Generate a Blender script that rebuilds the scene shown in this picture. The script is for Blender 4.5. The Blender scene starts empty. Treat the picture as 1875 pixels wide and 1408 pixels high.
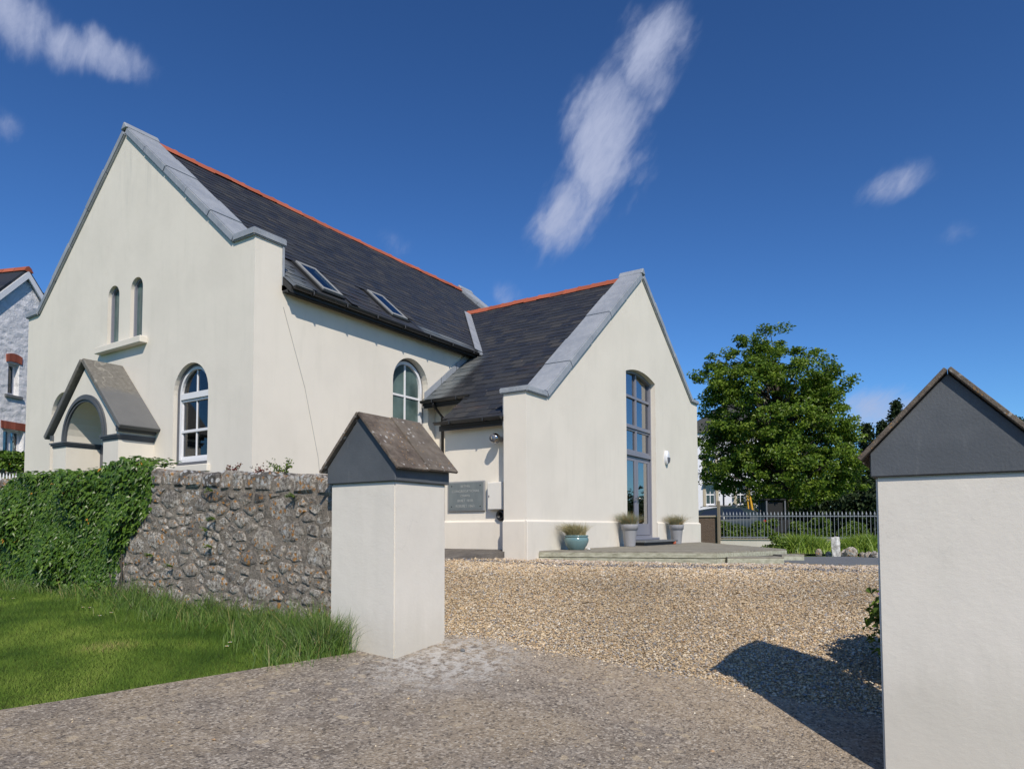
import bpy, bmesh, math, random
import numpy as np
from mathutils import Vector, Matrix
from mathutils.geometry import delaunay_2d_cdt, tessellate_polygon
R_ = math.radians
random.seed(7); rng = np.random.default_rng(7)
scene = bpy.context.scene
COL = scene.collection

# ------------------------------------------------------------------ camera
CAM_Z = 1.6
YAW, PITCH, ROLL = 0.5757, 0.0472, -0.0031
fw = Vector((math.cos(YAW), math.sin(YAW), 0)); rt = Vector((math.sin(YAW), -math.cos(YAW), 0)); up = Vector((0, 0, 1))
f2 = fw * math.cos(PITCH) + up * math.sin(PITCH); u2 = up * math.cos(PITCH) - fw * math.sin(PITCH)
r3 = rt * math.cos(ROLL) + u2 * math.sin(ROLL); u3 = u2 * math.cos(ROLL) - rt * math.sin(ROLL)
cd = bpy.data.cameras.new('camera'); cam = bpy.data.objects.new('camera', cd); COL.objects.link(cam)
cd.sensor_fit = 'HORIZONTAL'; cd.sensor_width = 36; cd.lens = 1254.63 / 1875 * 36
cd.shift_y = (909.17 - 704) / 1875; cd.clip_end = 3000; cd.clip_start = 0.05
mw = Matrix((r3, u3, -f2)).transposed().to_4x4(); mw.translation = (0, 0, CAM_Z); cam.matrix_world = mw
scene.camera = cam
scene.view_settings.view_transform = 'Standard'; scene.view_settings.look = 'None'
scene.view_settings.exposure = 0.0; scene.view_settings.gamma = 1.0; scene.view_settings.use_curve_mapping = False
scene.cycles.use_denoising = True; scene.cycles.max_bounces = 8; scene.cycles.transparent_max_bounces = 12
scene.cycles.caustics_reflective = False; scene.cycles.caustics_refractive = False

# ------------------------------------------------------------------ node helpers
def nd(nt, typ, ins=None, **kw):
    n = nt.nodes.new(typ)
    for k, v in kw.items(): setattr(n, k, v)
    for k, v in (ins or {}).items():
        s = n.inputs[k]
        if isinstance(v, bpy.types.NodeSocket): nt.links.new(v, s)
        else: s.default_value = v
    return n
def mth(nt, op, a, b=0.0, c=0.0, clamp=False):
    n = nt.nodes.new('ShaderNodeMath'); n.operation = op; n.use_clamp = clamp
    for i, v in enumerate((a, b, c)):
        if isinstance(v, bpy.types.NodeSocket): nt.links.new(v, n.inputs[i])
        else: n.inputs[i].default_value = v
    return n.outputs[0]
def col4(c): return (c[0], c[1], c[2], 1.0)
def mixc(nt, fac, a, b, blend='MIX'):
    n = nt.nodes.new('ShaderNodeMix'); n.data_type = 'RGBA'; n.blend_type = blend
    for i, v in ((0, fac), (6, a), (7, b)):
        if isinstance(v, bpy.types.NodeSocket): nt.links.new(v, n.inputs[i])
        else: n.inputs[i].default_value = v if i == 0 else col4(v)
    return n.outputs[2]
def ramp(nt, fac, stops):
    n = nt.nodes.new('ShaderNodeValToRGB'); nt.links.new(fac, n.inputs[0])
    e = n.color_ramp.elements
    while len(e) < len(stops): e.new(0.5)
    for i, (p, c) in enumerate(stops):
        e[i].position = p; e[i].color = col4(c if hasattr(c, '__len__') else (c, c, c))
    return n.outputs[0]
def sstep(nt, v, lo, hi):
    n = nt.nodes.new('ShaderNodeMapRange'); n.interpolation_type = 'SMOOTHSTEP'
    nt.links.new(v, n.inputs[0]); n.inputs[1].default_value = lo; n.inputs[2].default_value = hi
    return n.outputs[0]
def pos(nt): return nd(nt, 'ShaderNodeNewGeometry').outputs['Position']
def sepxyz(nt, v): return nd(nt, 'ShaderNodeSeparateXYZ', {0: v}).outputs
def mapv(nt, v, scale=(1, 1, 1), loc=(0, 0, 0), rot=(0, 0, 0)):
    return nd(nt, 'ShaderNodeMapping', {'Vector': v, 'Scale': scale, 'Location': loc, 'Rotation': rot}).outputs[0]
def noise(nt, v, scale, detail=4.0, rough=0.55, out='Fac', dist=0.0):
    return nd(nt, 'ShaderNodeTexNoise', {'Vector': v, 'Scale': scale, 'Detail': detail, 'Roughness': rough, 'Distortion': dist}).outputs[out]
def voro(nt, v, scale, out='Distance', feature='F1', rnd=1.0):
    return nd(nt, 'ShaderNodeTexVoronoi', {'Vector': v, 'Scale': scale, 'Randomness': rnd}, feature=feature).outputs[out]
def attr(nt, name, out='Fac'): return nd(nt, 'ShaderNodeAttribute', attribute_name=name).outputs[out]
def bump(nt, h, strength=0.3, dist=0.02, normal=None):
    n = nd(nt, 'ShaderNodeBump', {'Height': h, 'Strength': strength, 'Distance': dist})
    if normal is not None: nt.links.new(normal, n.inputs['Normal'])
    return n.outputs[0]
def material(name, fn=None, color=(.5, .5, .5), rough=.6, spec=.4, metal=0.0):
    m = bpy.data.materials.new(name); m.use_nodes = True; nt = m.node_tree; b = nt.nodes['Principled BSDF']
    b.inputs['Base Color'].default_value = col4(color); b.inputs['Roughness'].default_value = rough
    b.inputs['Specular IOR Level'].default_value = spec; b.inputs['Metallic'].default_value = metal
    if fn: fn(nt, b)
    return m
def setin(nt, b, **kw):
    for k, v in kw.items():
        s = b.inputs[{'color': 'Base Color', 'rough': 'Roughness', 'normal': 'Normal', 'spec': 'Specular IOR Level'}[k]]
        if isinstance(v, bpy.types.NodeSocket): nt.links.new(v, s)
        else: s.default_value = v

# ------------------------------------------------------------------ sun and sky
SUN_AZ, SUN_EL = R_(47.5), R_(42.5)          # the light travels towards this bearing (from +X to +Y), downwards
Ld = Vector((math.cos(SUN_EL) * math.cos(SUN_AZ), math.cos(SUN_EL) * math.sin(SUN_AZ), -math.sin(SUN_EL)))
sd = bpy.data.lights.new('sun', 'SUN'); sd.energy = 4.45; sd.angle = R_(0.53); sd.color = (1.0, 0.915, 0.79)
sun = bpy.data.objects.new('sun', sd); COL.objects.link(sun); sun.rotation_euler = Ld.to_track_quat('-Z', 'Y').to_euler(); sun.location = (-20, -20, 30)
world = bpy.data.worlds.new('World'); scene.world = world; world.use_nodes = True
def build_world():
    nt = world.node_tree; bg = nt.nodes['Background']; bg.inputs['Strength'].default_value = 0.11
    sky = nd(nt, 'ShaderNodeTexSky', sky_type='NISHITA', sun_disc=False, sun_elevation=SUN_EL,
             sun_rotation=math.atan2(-Ld.x, -Ld.y) % (2 * math.pi), altitude=60, air_density=1.0, dust_density=0.25, ozone_density=3.0)
    gm = nd(nt, 'ShaderNodeGamma', {'Color': sky.outputs[0], 'Gamma': SKY_GAMMA})
    hs = nd(nt, 'ShaderNodeMix', {6: gm.outputs[0], 7: col4(SKY_TINT), 0: 1.0}, data_type='RGBA', blend_type='MULTIPLY')
    d = nd(nt, 'ShaderNodeTexCoord').outputs['Generated']
    def dot(v):
        n = nd(nt, 'ShaderNodeVectorMath', {0: d, 1: tuple(v)}, operation='DOT_PRODUCT'); return n.outputs['Value']
    def pix(x, y): return (f2 + r3 * ((x - 937.5) / 1254.63) + u3 * ((909.17 - y) / 1254.63)).normalized()
    A0 = pix(968, 470); A1 = pix(1245, 10); gx_ = (A1 - A0).normalized(); gc = (A0 + A1).normalized(); gx_ = (gx_ - gc * gx_.dot(gc)).normalized(); gy_ = gc.cross(gx_)
    gv = nd(nt, 'ShaderNodeCombineXYZ', {0: mth(nt, 'MULTIPLY', dot(gx_), .42), 1: dot(gy_), 2: dot(gc)}).outputs[0]
    warp = nd(nt, 'ShaderNodeVectorMath', {0: noise(nt, gv, 13, 4, .62, 'Color'), 1: (.5, .5, .5)}, operation='SUBTRACT').outputs[0]
    fine = noise(nt, nd(nt, 'ShaderNodeVectorMath', {0: gv, 1: nd(nt, 'ShaderNodeVectorMath', {0: warp, 'Scale': .045}, operation='SCALE').outputs[0]}, operation='ADD').outputs[0], 26, 8, .66)
    wx, wy, wz = sepxyz(nt, warp); total = None
    def cloud(a, b, w, dens):
        nonlocal total
        c = (a + b).normalized(); ax = (b - a); half = ax.length / 2; ax = (ax - c * ax.dot(c)).normalized(); ay = c.cross(ax)
        s = mth(nt, 'MULTIPLY', mth(nt, 'MULTIPLY_ADD', wx, w * 1.3, dot(ax)), 1 / half); t = mth(nt, 'MULTIPLY', mth(nt, 'MULTIPLY_ADD', wy, w * 1.7, dot(ay)), 1 / w)
        e = mth(nt, 'MULTIPLY_ADD', s, s, mth(nt, 'MULTIPLY', t, t)); body = mth(nt, 'SUBTRACT', 1.0, e, clamp=True)
        m = mth(nt, 'MULTIPLY', mth(nt, 'MULTIPLY', mth(nt, 'POWER', body, 1.5), dens), mth(nt, 'GREATER_THAN', dot(c), 0.0)); total = m if total is None else mth(nt, 'MAXIMUM', total, m)
    P_ = lambda w: w / 1254.63 * .8
    for p0, p1, w, dn in CLOUDS: cloud(pix(*p0), pix(*p1), P_(w), dn)
    for k in range(5):   # the same thin cloud goes on round the rest of the sky
        az = YAW + R_(80 + k * 52); el = R_(24 + (k * 37) % 38); c = Vector((math.cos(az) * math.cos(el), math.sin(az) * math.cos(el), math.sin(el))); t = Vector((-math.sin(az), math.cos(az), .7 * (-1) ** k)).normalized() * .16
        cloud((c - t).normalized(), (c + t).normalized(), .07, .8)
    cov = sstep(nt, mth(nt, 'MULTIPLY_ADD', total, .75, fine), .55, 1.40)
    cov = mth(nt, 'MULTIPLY', mth(nt, 'MULTIPLY', cov, .98), sstep(nt, total, 0.0, .55))
    c = mixc(nt, cov, hs.outputs[2], CLOUD)
    nt.links.new(c, bg.inputs['Color'])
CLOUD = (4.0, 4.5, 6.2)
CLOUDS = (((950, 500), (1130, 230), 88, .85), ((1010, 420), (1200, 90), 128, 1.0), ((1120, 240), (1265, -50), 108, .95), ((-160, -60), (150, 90), 80, .85), ((0, 42), (320, 145), 58, .9), ((1525, 372), (1755, 288), 46, .62), ((675, 422), (765, 458), 44, .40), ((880, 525), (980, 549), 46, .42), ((1500, 795), (1750, 730), 80, .7), ((-80, 208), (75, 260), 46, .45), ((1690, 442), (1830, 418), 36, .30))
SKY_GAMMA = 1.33; SKY_TINT = (.335, .505, .655)
build_world()

# ------------------------------------------------------------------ terrain height (smooth surface through surveyed spots)
GP = np.array([(0,0,0),(3,-2,-.1),(5.1,.45,-.04),(5.1,-4,-.25),(4.7,4.33,.40),(5.44,4.33,.47),(4.85,5.2,.47),(4.85,9.2,.66),(4.85,13,.68),(4.85,20,.75),(0,8,.35),(0,14,.5),(8,4,.62),(8,1,.40),(11.5,6.95,1.0),(12.9,3.79,.96),(12.9,0,.80),(11,9,1.1),(7.5,8,.92),(7.5,12,1.0),(7.5,18,1.0),(16,3,.95),(25,2,.95),(25,7,.96),(25,-10,.9),(40,0,.95),(40,20,1),(10,30,1.0),(-10,0,0),(-10,20,.4),(0,-15,-.3),(20,-15,.6),(12,-8,.5)], float)
def _k(d2): return np.where(d2 > 0, d2 * np.log(np.maximum(d2, 1e-12)), 0)
_n = len(GP); _A = np.zeros((_n + 3, _n + 3)); _A[:_n, :_n] = _k(((GP[:, None, :2] - GP[None, :, :2]) ** 2).sum(-1)) + np.eye(_n)
_A[:_n, _n] = 1; _A[:_n, _n + 1:] = GP[:, :2]; _A[_n:, :_n] = _A[:_n, _n:].T
_W = np.linalg.solve(_A, np.r_[GP[:, 2], 0, 0, 0])
def gz(x, y):
    x = np.clip(np.asarray(x, float), -12, 42); y = np.clip(np.asarray(y, float), -16, 32)
    q = np.stack([x.ravel(), y.ravel()], -1); out = np.empty(len(q))
    for i in range(0, len(q), 20000):
        qq = q[i:i + 20000]; d2 = ((qq[:, None] - GP[None, :, :2]) ** 2).sum(-1)
        out[i:i + 20000] = _k(d2) @ _W[:_n] + _W[_n] + qq @ _W[_n + 1:]
    return out.reshape(x.shape)
def g1(x, y): return float(gz(x, y))

# ------------------------------------------------------------------ object helpers
def tag(o, label=None, cat=None, group=None, kind=None):
    if label: o['label'] = label
    if cat: o['category'] = cat
    if group: o['group'] = group
    if kind: o['kind'] = kind
    return o
def link(name, data, mat=None, parent=None, loc=None):
    o = bpy.data.objects.new(name, data); COL.objects.link(o)
    if mat is not None and hasattr(data, 'materials') and not data.materials: data.materials.append(mat)
    if parent is not None:
        o.parent = parent; o.matrix_parent_inverse = PINV[parent.name]
    if loc is not None: o.location = loc
    return o
PINV = {}
def empty(name, loc, rz=0.0, label=None, cat=None, group=None):
    o = bpy.data.objects.new(name, None); COL.objects.link(o); o.location = loc; o.rotation_euler = (0, 0, rz); o.empty_display_size = .2
    PINV[o.name] = Matrix.LocRotScale(Vector(loc), Matrix.Rotation(rz, 3, 'Z'), None).inverted()
    return tag(o, label, cat, group)
def keep(o):            # lets a mesh (built in world coordinates) act as a parent
    PINV[o.name] = Matrix(); return o
def mk(name, V, Fc, mat, parent=None, smooth=False):
    me = bpy.data.meshes.new(name); me.from_pydata([tuple(v) for v in V], [], Fc); me.validate(clean_customdata=False)
    bm = bmesh.new(); bm.from_mesh(me); bmesh.ops.recalc_face_normals(bm, faces=bm.faces); bm.to_mesh(me); bm.free()
    if smooth: me.polygons.foreach_set('use_smooth', [True] * len(me.polygons))
    return keep(link(name, me, mat, parent))
def fastmesh(name, V, tris, mat, parent=None, attrs=None, smooth=False):
    me = bpy.data.meshes.new(name); V = np.asarray(V, np.float32); T = np.asarray(tris, np.int32); k = T.shape[1]
    me.vertices.add(len(V)); me.vertices.foreach_set('co', V.ravel())
    me.loops.add(T.size); me.loops.foreach_set('vertex_index', T.ravel())
    me.polygons.add(len(T)); me.polygons.foreach_set('loop_start', np.arange(0, T.size, k, dtype=np.int32))
    me.polygons.foreach_set('use_smooth', np.full(len(T), bool(smooth)))
    for n, a in (attrs or {}).items():
        a = np.asarray(a, np.float32)
        if a.ndim == 1: me.attributes.new(n, 'FLOAT', 'POINT').data.foreach_set('value', a)
        else:
            c = np.ones((len(a), 4), np.float32); c[:, :3] = a
            me.attributes.new(n, 'FLOAT_COLOR', 'POINT').data.foreach_set('color', c.ravel())
    me.update(calc_edges=True)
    return keep(link(name, me, mat, parent))
class MB:               # collects boxes, prisms and tubes of ONE part
    def __init__(s): s.v = []; s.f = []
    def add(s, V, Fc):
        o = len(s.v); s.v += [Vector(v) for v in V]; s.f += [tuple(i + o for i in f) for f in Fc]; return s
    def box(s, x, y, z):
        V = [(a, b, c) for a in x for b in y for c in z]
        return s.add(V, [(0, 1, 3, 2), (4, 6, 7, 5), (0, 4, 5, 1), (2, 3, 7, 6), (0, 2, 6, 4), (1, 5, 7, 3)])
    def obox(s, c, ax, ay, az):      # oriented box: centre and three half-axes
        c = Vector(c); ax, ay, az = Vector(ax), Vector(ay), Vector(az)
        V = [c + ax * i + ay * j + az * k for i in (-1, 1) for j in (-1, 1) for k in (-1, 1)]
        return s.add(V, [(0, 1, 3, 2), (4, 6, 7, 5), (0, 4, 5, 1), (2, 3, 7, 6), (0, 2, 6, 4), (1, 5, 7, 3)])
    def prism(s, poly, fn, w0, w1):  # polygon in (u,v) swept from depth w0 to w1
        n = len(poly); V = [fn(u, v, w0) for u, v in poly] + [fn(u, v, w1) for u, v in poly]
        return s.add(V, [tuple(range(n)), tuple(range(2 * n - 1, n - 1, -1))] + [(i, (i + 1) % n, n + (i + 1) % n, n + i) for i in range(n)])
    def tube(s, pts, rad, n=8, caps=True):
        pts = [Vector(p) for p in pts]; rad = rad if hasattr(rad, '__len__') else [rad] * len(pts); V = []; Fc = []
        for i, p in enumerate(pts):
            t = (pts[min(i + 1, len(pts) - 1)] - pts[max(i - 1, 0)]).normalized()
            a = t.orthogonal().normalized() if abs(t.z) < .9 else Vector((1, 0, 0)); a = (a - t * a.dot(t)).normalized(); b = t.cross(a)
            if abs(t.z) < .9: a = Vector((t.y, -t.x, 0)).normalized(); b = t.cross(a)
            V += [p + a * math.cos(2 * math.pi * k / n) * rad[i] + b * math.sin(2 * math.pi * k / n) * rad[i] for k in range(n)]
        for i in range(len(pts) - 1):
            Fc += [(i * n + k, i * n + (k + 1) % n, (i + 1) * n + (k + 1) % n, (i + 1) * n + k) for k in range(n)]
        if caps: Fc += [tuple(range(n - 1, -1, -1)), tuple(range((len(pts) - 1) * n, len(pts) * n))]
        return s.add(V, Fc)
    def lathe(s, prof, c, n=28, axis='Z'):
        c = Vector(c); V = []; Fc = []
        for r, h in prof:
            for k in range(n):
                a = 2 * math.pi * k / n; p = Vector((r * math.cos(a), r * math.sin(a), h))
                if axis == 'X': p = Vector((h, p.x, p.y))
                elif axis == 'Y': p = Vector((p.x, h, p.y))
                V.append(c + p)
        for i in range(len(prof) - 1):
            Fc += [(i * n + k, i * n + (k + 1) % n, (i + 1) * n + (k + 1) % n, (i + 1) * n + k) for k in range(n)]
        return s.add(V, Fc)
    def build(s, name, mat, parent=None, smooth=False, bevel=0.0, seg=1):
        o = mk(name, s.v, s.f, mat, parent, smooth)
        if bevel > 0:
            bm = bmesh.new(); bm.from_mesh(o.data)
            bmesh.ops.bevel(bm, geom=[e for e in bm.edges if len(e.link_faces) == 2 and e.calc_face_angle(0) > .5], offset=bevel, segments=seg, affect='EDGES', clamp_overlap=True)
            bm.to_mesh(o.data); bm.free()
        return o
def copy_part(src, name, parent, matrix=None):
    o = bpy.data.objects.new(name, src.data); COL.objects.link(o); o.parent = parent; o.matrix_parent_inverse = PINV[parent.name]
    if matrix is not None: o.matrix_basis = matrix
    return o
def wallpanel(name, outer, holes, fn, thick, mat, parent=None):     # flat wall with openings, real thickness and reveals
    loops = [outer] + holes; V = []; Fc = []; flat = [p for l in loops for p in l]
    tri = tessellate_polygon([[Vector((u, v, 0)) for u, v in l] for l in loops])
    n = len(flat); V = [fn(u, v, 0) for u, v in flat] + [fn(u, v, thick) for u, v in flat]
    Fc = [tuple(t) for t in tri] + [tuple(i + n for i in reversed(t)) for t in tri]
    o = 0
    for l in loops:
        k = len(l); Fc += [(o + i, o + (i + 1) % k, n + o + (i + 1) % k, n + o + i) for i in range(k)]; o += k
    return mk(name, V, Fc, mat, parent)
def draped(name, poly, step, dz, mat, parent=None, zf=None, skirt=0.0):
    poly = [Vector(p) for p in poly]; pts = list(poly); n = len(poly)
    xs = [p.x for p in poly]; ys = [p.y for p in poly]
    for x in np.arange(min(xs), max(xs), step):
        for y in np.arange(min(ys), max(ys), step):
            pts.append(Vector((x + random.uniform(-.2, .2) * step, y + random.uniform(-.2, .2) * step)))
    v, e, f, _, _, _ = delaunay_2d_cdt(pts, [(i, (i + 1) % n) for i in range(n)], [tuple(range(n))], 1, 1e-5)
    A = np.array([(p.x, p.y) for p in v]); z = (gz(A[:, 0], A[:, 1]) if zf is None else zf(A[:, 0], A[:, 1])) + dz
    V = [(a[0], a[1], zz) for a, zz in zip(A, z)]; Fc = [tuple(t) for t in f]
    if skirt:
        b = len(V); V += [(p.x, p.y, -9) for p in poly]
        for i, p in enumerate(poly):
            k = min(range(len(v)), key=lambda j: (v[j] - p).length_squared); V[b + i] = (V[k][0], V[k][1], V[k][2] - skirt)
            poly[i] = k
        Fc += [(poly[i], poly[(i + 1) % n], b + (i + 1) % n, b + i) for i in range(n)]
    me = bpy.data.meshes.new(name); me.from_pydata(V, [], Fc)
    bm = bmesh.new(); bm.from_mesh(me); bmesh.ops.recalc_face_normals(bm, faces=bm.faces)
    if sum(fc.normal.z * fc.calc_area() for fc in bm.faces) < 0: bmesh.ops.reverse_faces(bm, faces=bm.faces)
    bm.to_mesh(me); bm.free()
    me.polygons.foreach_set('use_smooth', [True] * len(me.polygons)) if not skirt else None
    return keep(link(name, me, mat, parent))
def clip(poly, a, b, c):             # keep a*u + b*v <= c of a convex polygon
    out = []
    for i in range(len(poly)):
        p, q = poly[i], poly[(i + 1) % len(poly)]; dp, dq = a * p[0] + b * p[1] - c, a * q[0] + b * q[1] - c
        if dp <= 0: out.append(p)
        if dp * dq < 0: t = dp / (dp - dq); out.append((p[0] + (q[0] - p[0]) * t, p[1] + (q[1] - p[1]) * t))
    return out
def inpoly(P, poly):
    P = np.asarray(P); c = np.zeros(len(P), bool); n = len(poly)
    for i in range(n):
        (x1, y1), (x2, y2) = poly[i], poly[(i + 1) % n]
        if y1 == y2: continue
        h = ((y1 > P[:, 1]) != (y2 > P[:, 1])) & (P[:, 0] < (x2 - x1) * (P[:, 1] - y1) / (y2 - y1) + x1); c ^= h
    return c
# ------------------------------------------------------------------ materials
def _stucco(base, gable=False, worn=False):
    def fn(nt, b):
        p = pos(nt); x, y, z = sepxyz(nt, p)
        big = noise(nt, p, 0.9, 5, .6); mid = noise(nt, mapv(nt, p, (5, 5, .7)), 1.0, 5, .65)
        c = mixc(nt, sstep(nt, big, .35, .7), base, tuple(v * .94 for v in base))
        c = mixc(nt, mth(nt, 'MULTIPLY', sstep(nt, mid, .48, .74), .30), c, tuple(v * k for v, k in zip(base, (.84, .85, .84))))
        c = mixc(nt, mth(nt, 'MULTIPLY', sstep(nt, noise(nt, p, 3.1, 6, .7), .62, .78), .18), c, tuple(v * k for v, k in zip(base, (.80, .76, .66))))
        if gable:    # rain streaks under the apex coping and the shoulders
            st = sstep(nt, noise(nt, mapv(nt, p, (0, 3.0, .30)), 1.0, 5, .7), .47, .72)
            zone = mth(nt, 'MULTIPLY', sstep(nt, z, 8.0, 9.3), mth(nt, 'SUBTRACT', 1.0, sstep(nt, x, 9.0, 9.2)))
            c = mixc(nt, mth(nt, 'MULTIPLY', mth(nt, 'MULTIPLY', st, zone), .55), c, (.46, .45, .41))
            z2 = mth(nt, 'SUBTRACT', 1.0, sstep(nt, z, 1.1, 1.9))
            c = mixc(nt, mth(nt, 'MULTIPLY', mth(nt, 'MULTIPLY', z2, sstep(nt, noise(nt, mapv(nt, p, (2, 2, 1)), 1.6, 5, .65), .45, .75)), .35), c, (.52, .49, .42))
        if worn:
            low = mth(nt, 'SUBTRACT', 1, sstep(nt, mth(nt, 'MULTIPLY_ADD', noise(nt, mapv(nt, p, (3, 3, 1)), 2, 5, .7), -.5, z), .15, .75))
            c = mixc(nt, mth(nt, 'MULTIPLY', low, .40), c, (.40, .37, .30))
            ck = voro(nt, nd(nt, 'ShaderNodeVectorMath', {0: p, 1: nd(nt, 'ShaderNodeVectorMath', {0: noise(nt, p, 2.5, 5, .7, 'Color'), 'Scale': .5}, operation='SCALE').outputs[0]}, operation='ADD').outputs[0], 1.3, 'Distance', 'DISTANCE_TO_EDGE')
            c = mixc(nt, mth(nt, 'MULTIPLY', mth(nt, 'MULTIPLY', mth(nt, 'SUBTRACT', 1, sstep(nt, ck, .002, .006)), sstep(nt, big, .52, .62)), .16), c, (.38, .36, .32))
            sp = mth(nt, 'SUBTRACT', 1, sstep(nt, voro(nt, p, 7), .02, .05))
            c = mixc(nt, mth(nt, 'MULTIPLY', mth(nt, 'MULTIPLY', sp, sstep(nt, noise(nt, p, 2, 2, .5), .5, .6)), .5), c, (.42, .38, .30))
        fine = noise(nt, p, 130, 3, .6); wav = noise(nt, p, 4.5, 3, .5)
        h = mth(nt, 'ADD', mth(nt, 'MULTIPLY', fine, .12), mth(nt, 'MULTIPLY', wav, .8))
        if worn: h = mth(nt, 'ADD', h, mth(nt, 'MULTIPLY', noise(nt, mapv(nt, p, (1, 1, 1.6)), 26, 5, .6), .22))
        setin(nt, b, color=c, rough=.82, normal=bump(nt, h, .5 if worn else .35, .012))
    return fn
STUCCO = material('painted_render', _stucco((.735, .682, .592), True), spec=.25)
PILLAR = material('pillar_render', _stucco((.69, .645, .57), False, True), spec=.25)
def _grey(nt, b):
    p = pos(nt); n = noise(nt, p, 2.2, 6, .65); s = noise(nt, mapv(nt, p, (14, 14, 3)), 1, 4, .6)
    c = mixc(nt, sstep(nt, n, .3, .75), (.074, .082, .092), (.100, .108, .118))
    c = mixc(nt, mth(nt, 'MULTIPLY', sstep(nt, s, .58, .75), .35), c, (.15, .155, .16))
    setin(nt, b, color=c, rough=.62, normal=bump(nt, noise(nt, p, 60, 4, .6), .25, .01))
GREY = material('grey_masonry_paint', _grey)
def _stoneslab(nt, b):
    p = pos(nt); n = noise(nt, p, 7, 7, .7); st = noise(nt, mapv(nt, p, (1, 12, 5)), 1.6, 5, .6)
    tone = nd(nt, 'ShaderNodeObjectInfo').outputs['Random']
    c = ramp(nt, n, [(.28, (.050, .036, .029)), (.48, (.15, .115, .088)), (.66, (.26, .215, .17))])
    c = mixc(nt, mth(nt, 'MULTIPLY', sstep(nt, st, .45, .7), .6), c, (.085, .060, .050))
    c = mixc(nt, mth(nt, 'MULTIPLY', tone, .45), c, (.21, .185, .15))
    v = voro(nt, nd(nt, 'ShaderNodeVectorMath', {0: p, 1: nd(nt, 'ShaderNodeVectorMath', {0: noise(nt, p, 22, 3, .6, 'Color'), 'Scale': .05}, operation='SCALE').outputs[0]}, operation='ADD').outputs[0], 16)
    l = mth(nt, 'MULTIPLY', mth(nt, 'SUBTRACT', 1, sstep(nt, v, .14, .30)), sstep(nt, noise(nt, p, 4.2, 3, .5), .46, .56))
    c = mixc(nt, l, c, (.52, .49, .45))
    og = mth(nt, 'MULTIPLY', mth(nt, 'SUBTRACT', 1, sstep(nt, voro(nt, p, 34), .16, .32)), sstep(nt, noise(nt, mapv(nt, p, (1, 1, 1), (3, 1, 8)), 5, 4, .6), .52, .58)); c = mixc(nt, og, c, (.34, .20, .085))
    setin(nt, b, color=c, rough=.9, normal=bump(nt, noise(nt, p, 30, 8, .75), 1.0, .03))
SLAB = material('lichened_stone_slab', _stoneslab)
def _lead(nt, b):
    p = pos(nt); n = noise(nt, p, 1.8, 6, .65); st = noise(nt, mapv(nt, p, (6, 6, 1)), 2, 4, .6)
    c = mixc(nt, sstep(nt, n, .3, .7), (.255, .275, .305), (.335, .352, .375))
    c = mixc(nt, mth(nt, 'MULTIPLY', sstep(nt, st, .52, .72), .5), c, (.42, .43, .44))
    c = mixc(nt, mth(nt, 'MULTIPLY', sstep(nt, noise(nt, p, 5, 4, .6), .6, .75), .35), c, (.16, .165, .17))
    setin(nt, b, color=c, rough=.48, normal=bump(nt, noise(nt, p, 5, 4, .6), .3, .03))
LEAD = material('lead_sheet', _lead, spec=.5)
def _slate(nt, b):
    p = pos(nt); x, y, z = sepxyz(nt, p)
    r = mth(nt, 'FRACT', mth(nt, 'ADD', attr(nt, 'rnd'), nd(nt, 'ShaderNodeObjectInfo').outputs['Random']))
    n = noise(nt, p, 1.1, 5, .65); f = noise(nt, p, 30, 4, .6)
    c = ramp(nt, r, [(0, (.025, .0265, .030)), (.6, (.034, .0355, .039)), (.9, (.040, .040, .041)), (1, (.050, .048, .046))])
    c = mixc(nt, mth(nt, 'MULTIPLY', sstep(nt, n, .48, .72), .55), c, (.047, .044, .042))
    st = noise(nt, mapv(nt, p, (1.3, .35, .35), (0, 0, 0)), 1.8, 5, .65)
    c = mixc(nt, mth(nt, 'MULTIPLY', sstep(nt, st, .60, .70), .30), c, (.085, .042, .022))
    wash = mth(nt, 'ADD', mth(nt, 'MULTIPLY', mth(nt, 'SUBTRACT', 1, sstep(nt, x, 8.45, 9.15)), mth(nt, 'SUBTRACT', 1, sstep(nt, z, 6.6, 7.6))),
               mth(nt, 'MULTIPLY', sstep(nt, mth(nt, 'ADD', y, mth(nt, 'MULTIPLY', f, .25)), 9.75, 10.05), mth(nt, 'MULTIPLY', mth(nt, 'SUBTRACT', 1, sstep(nt, y, 10.36, 10.38)), mth(nt, 'MULTIPLY', sstep(nt, x, 11.9, 12.0), mth(nt, 'SUBTRACT', 1, sstep(nt, x, 13.3, 14.3))))))
    c = mixc(nt, mth(nt, 'MINIMUM', wash, 1.0), c, ramp(nt, r, [(0, (.085, .098, .105)), (1, (.14, .15, .152))]))   # slates washed clean below the lead
    c = mixc(nt, mth(nt, 'MULTIPLY', sstep(nt, voro(nt, p, 3.2), .08, .05), .6), c, (.19, .16, .12))
    setin(nt, b, color=c, rough=mth(nt, 'MULTIPLY_ADD', r, .2, .42), normal=bump(nt, f, .35, .01))
SLATE = material('roof_slate', _slate, spec=.45)
def _terra(nt, b):
    p = pos(nt); r = nd(nt, 'ShaderNodeObjectInfo').outputs['Random']
    c = mixc(nt, r, (.30, .075, .036), (.40, .105, .055)); n = noise(nt, p, 9, 5, .65)
    c = mixc(nt, mth(nt, 'MULTIPLY', sstep(nt, n, .55, .72), .7), c, (.17, .075, .05))
    setin(nt, b, color=c, rough=.8, normal=bump(nt, n, .3, .02))
TERRA = material('terracotta', _terra)
BLACK = material('black_gutter_plastic', color=(.012, .012, .013), rough=.38, spec=.5)
FASCIA = material('dark_fascia', color=(.028, .029, .031), rough=.6)
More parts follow.
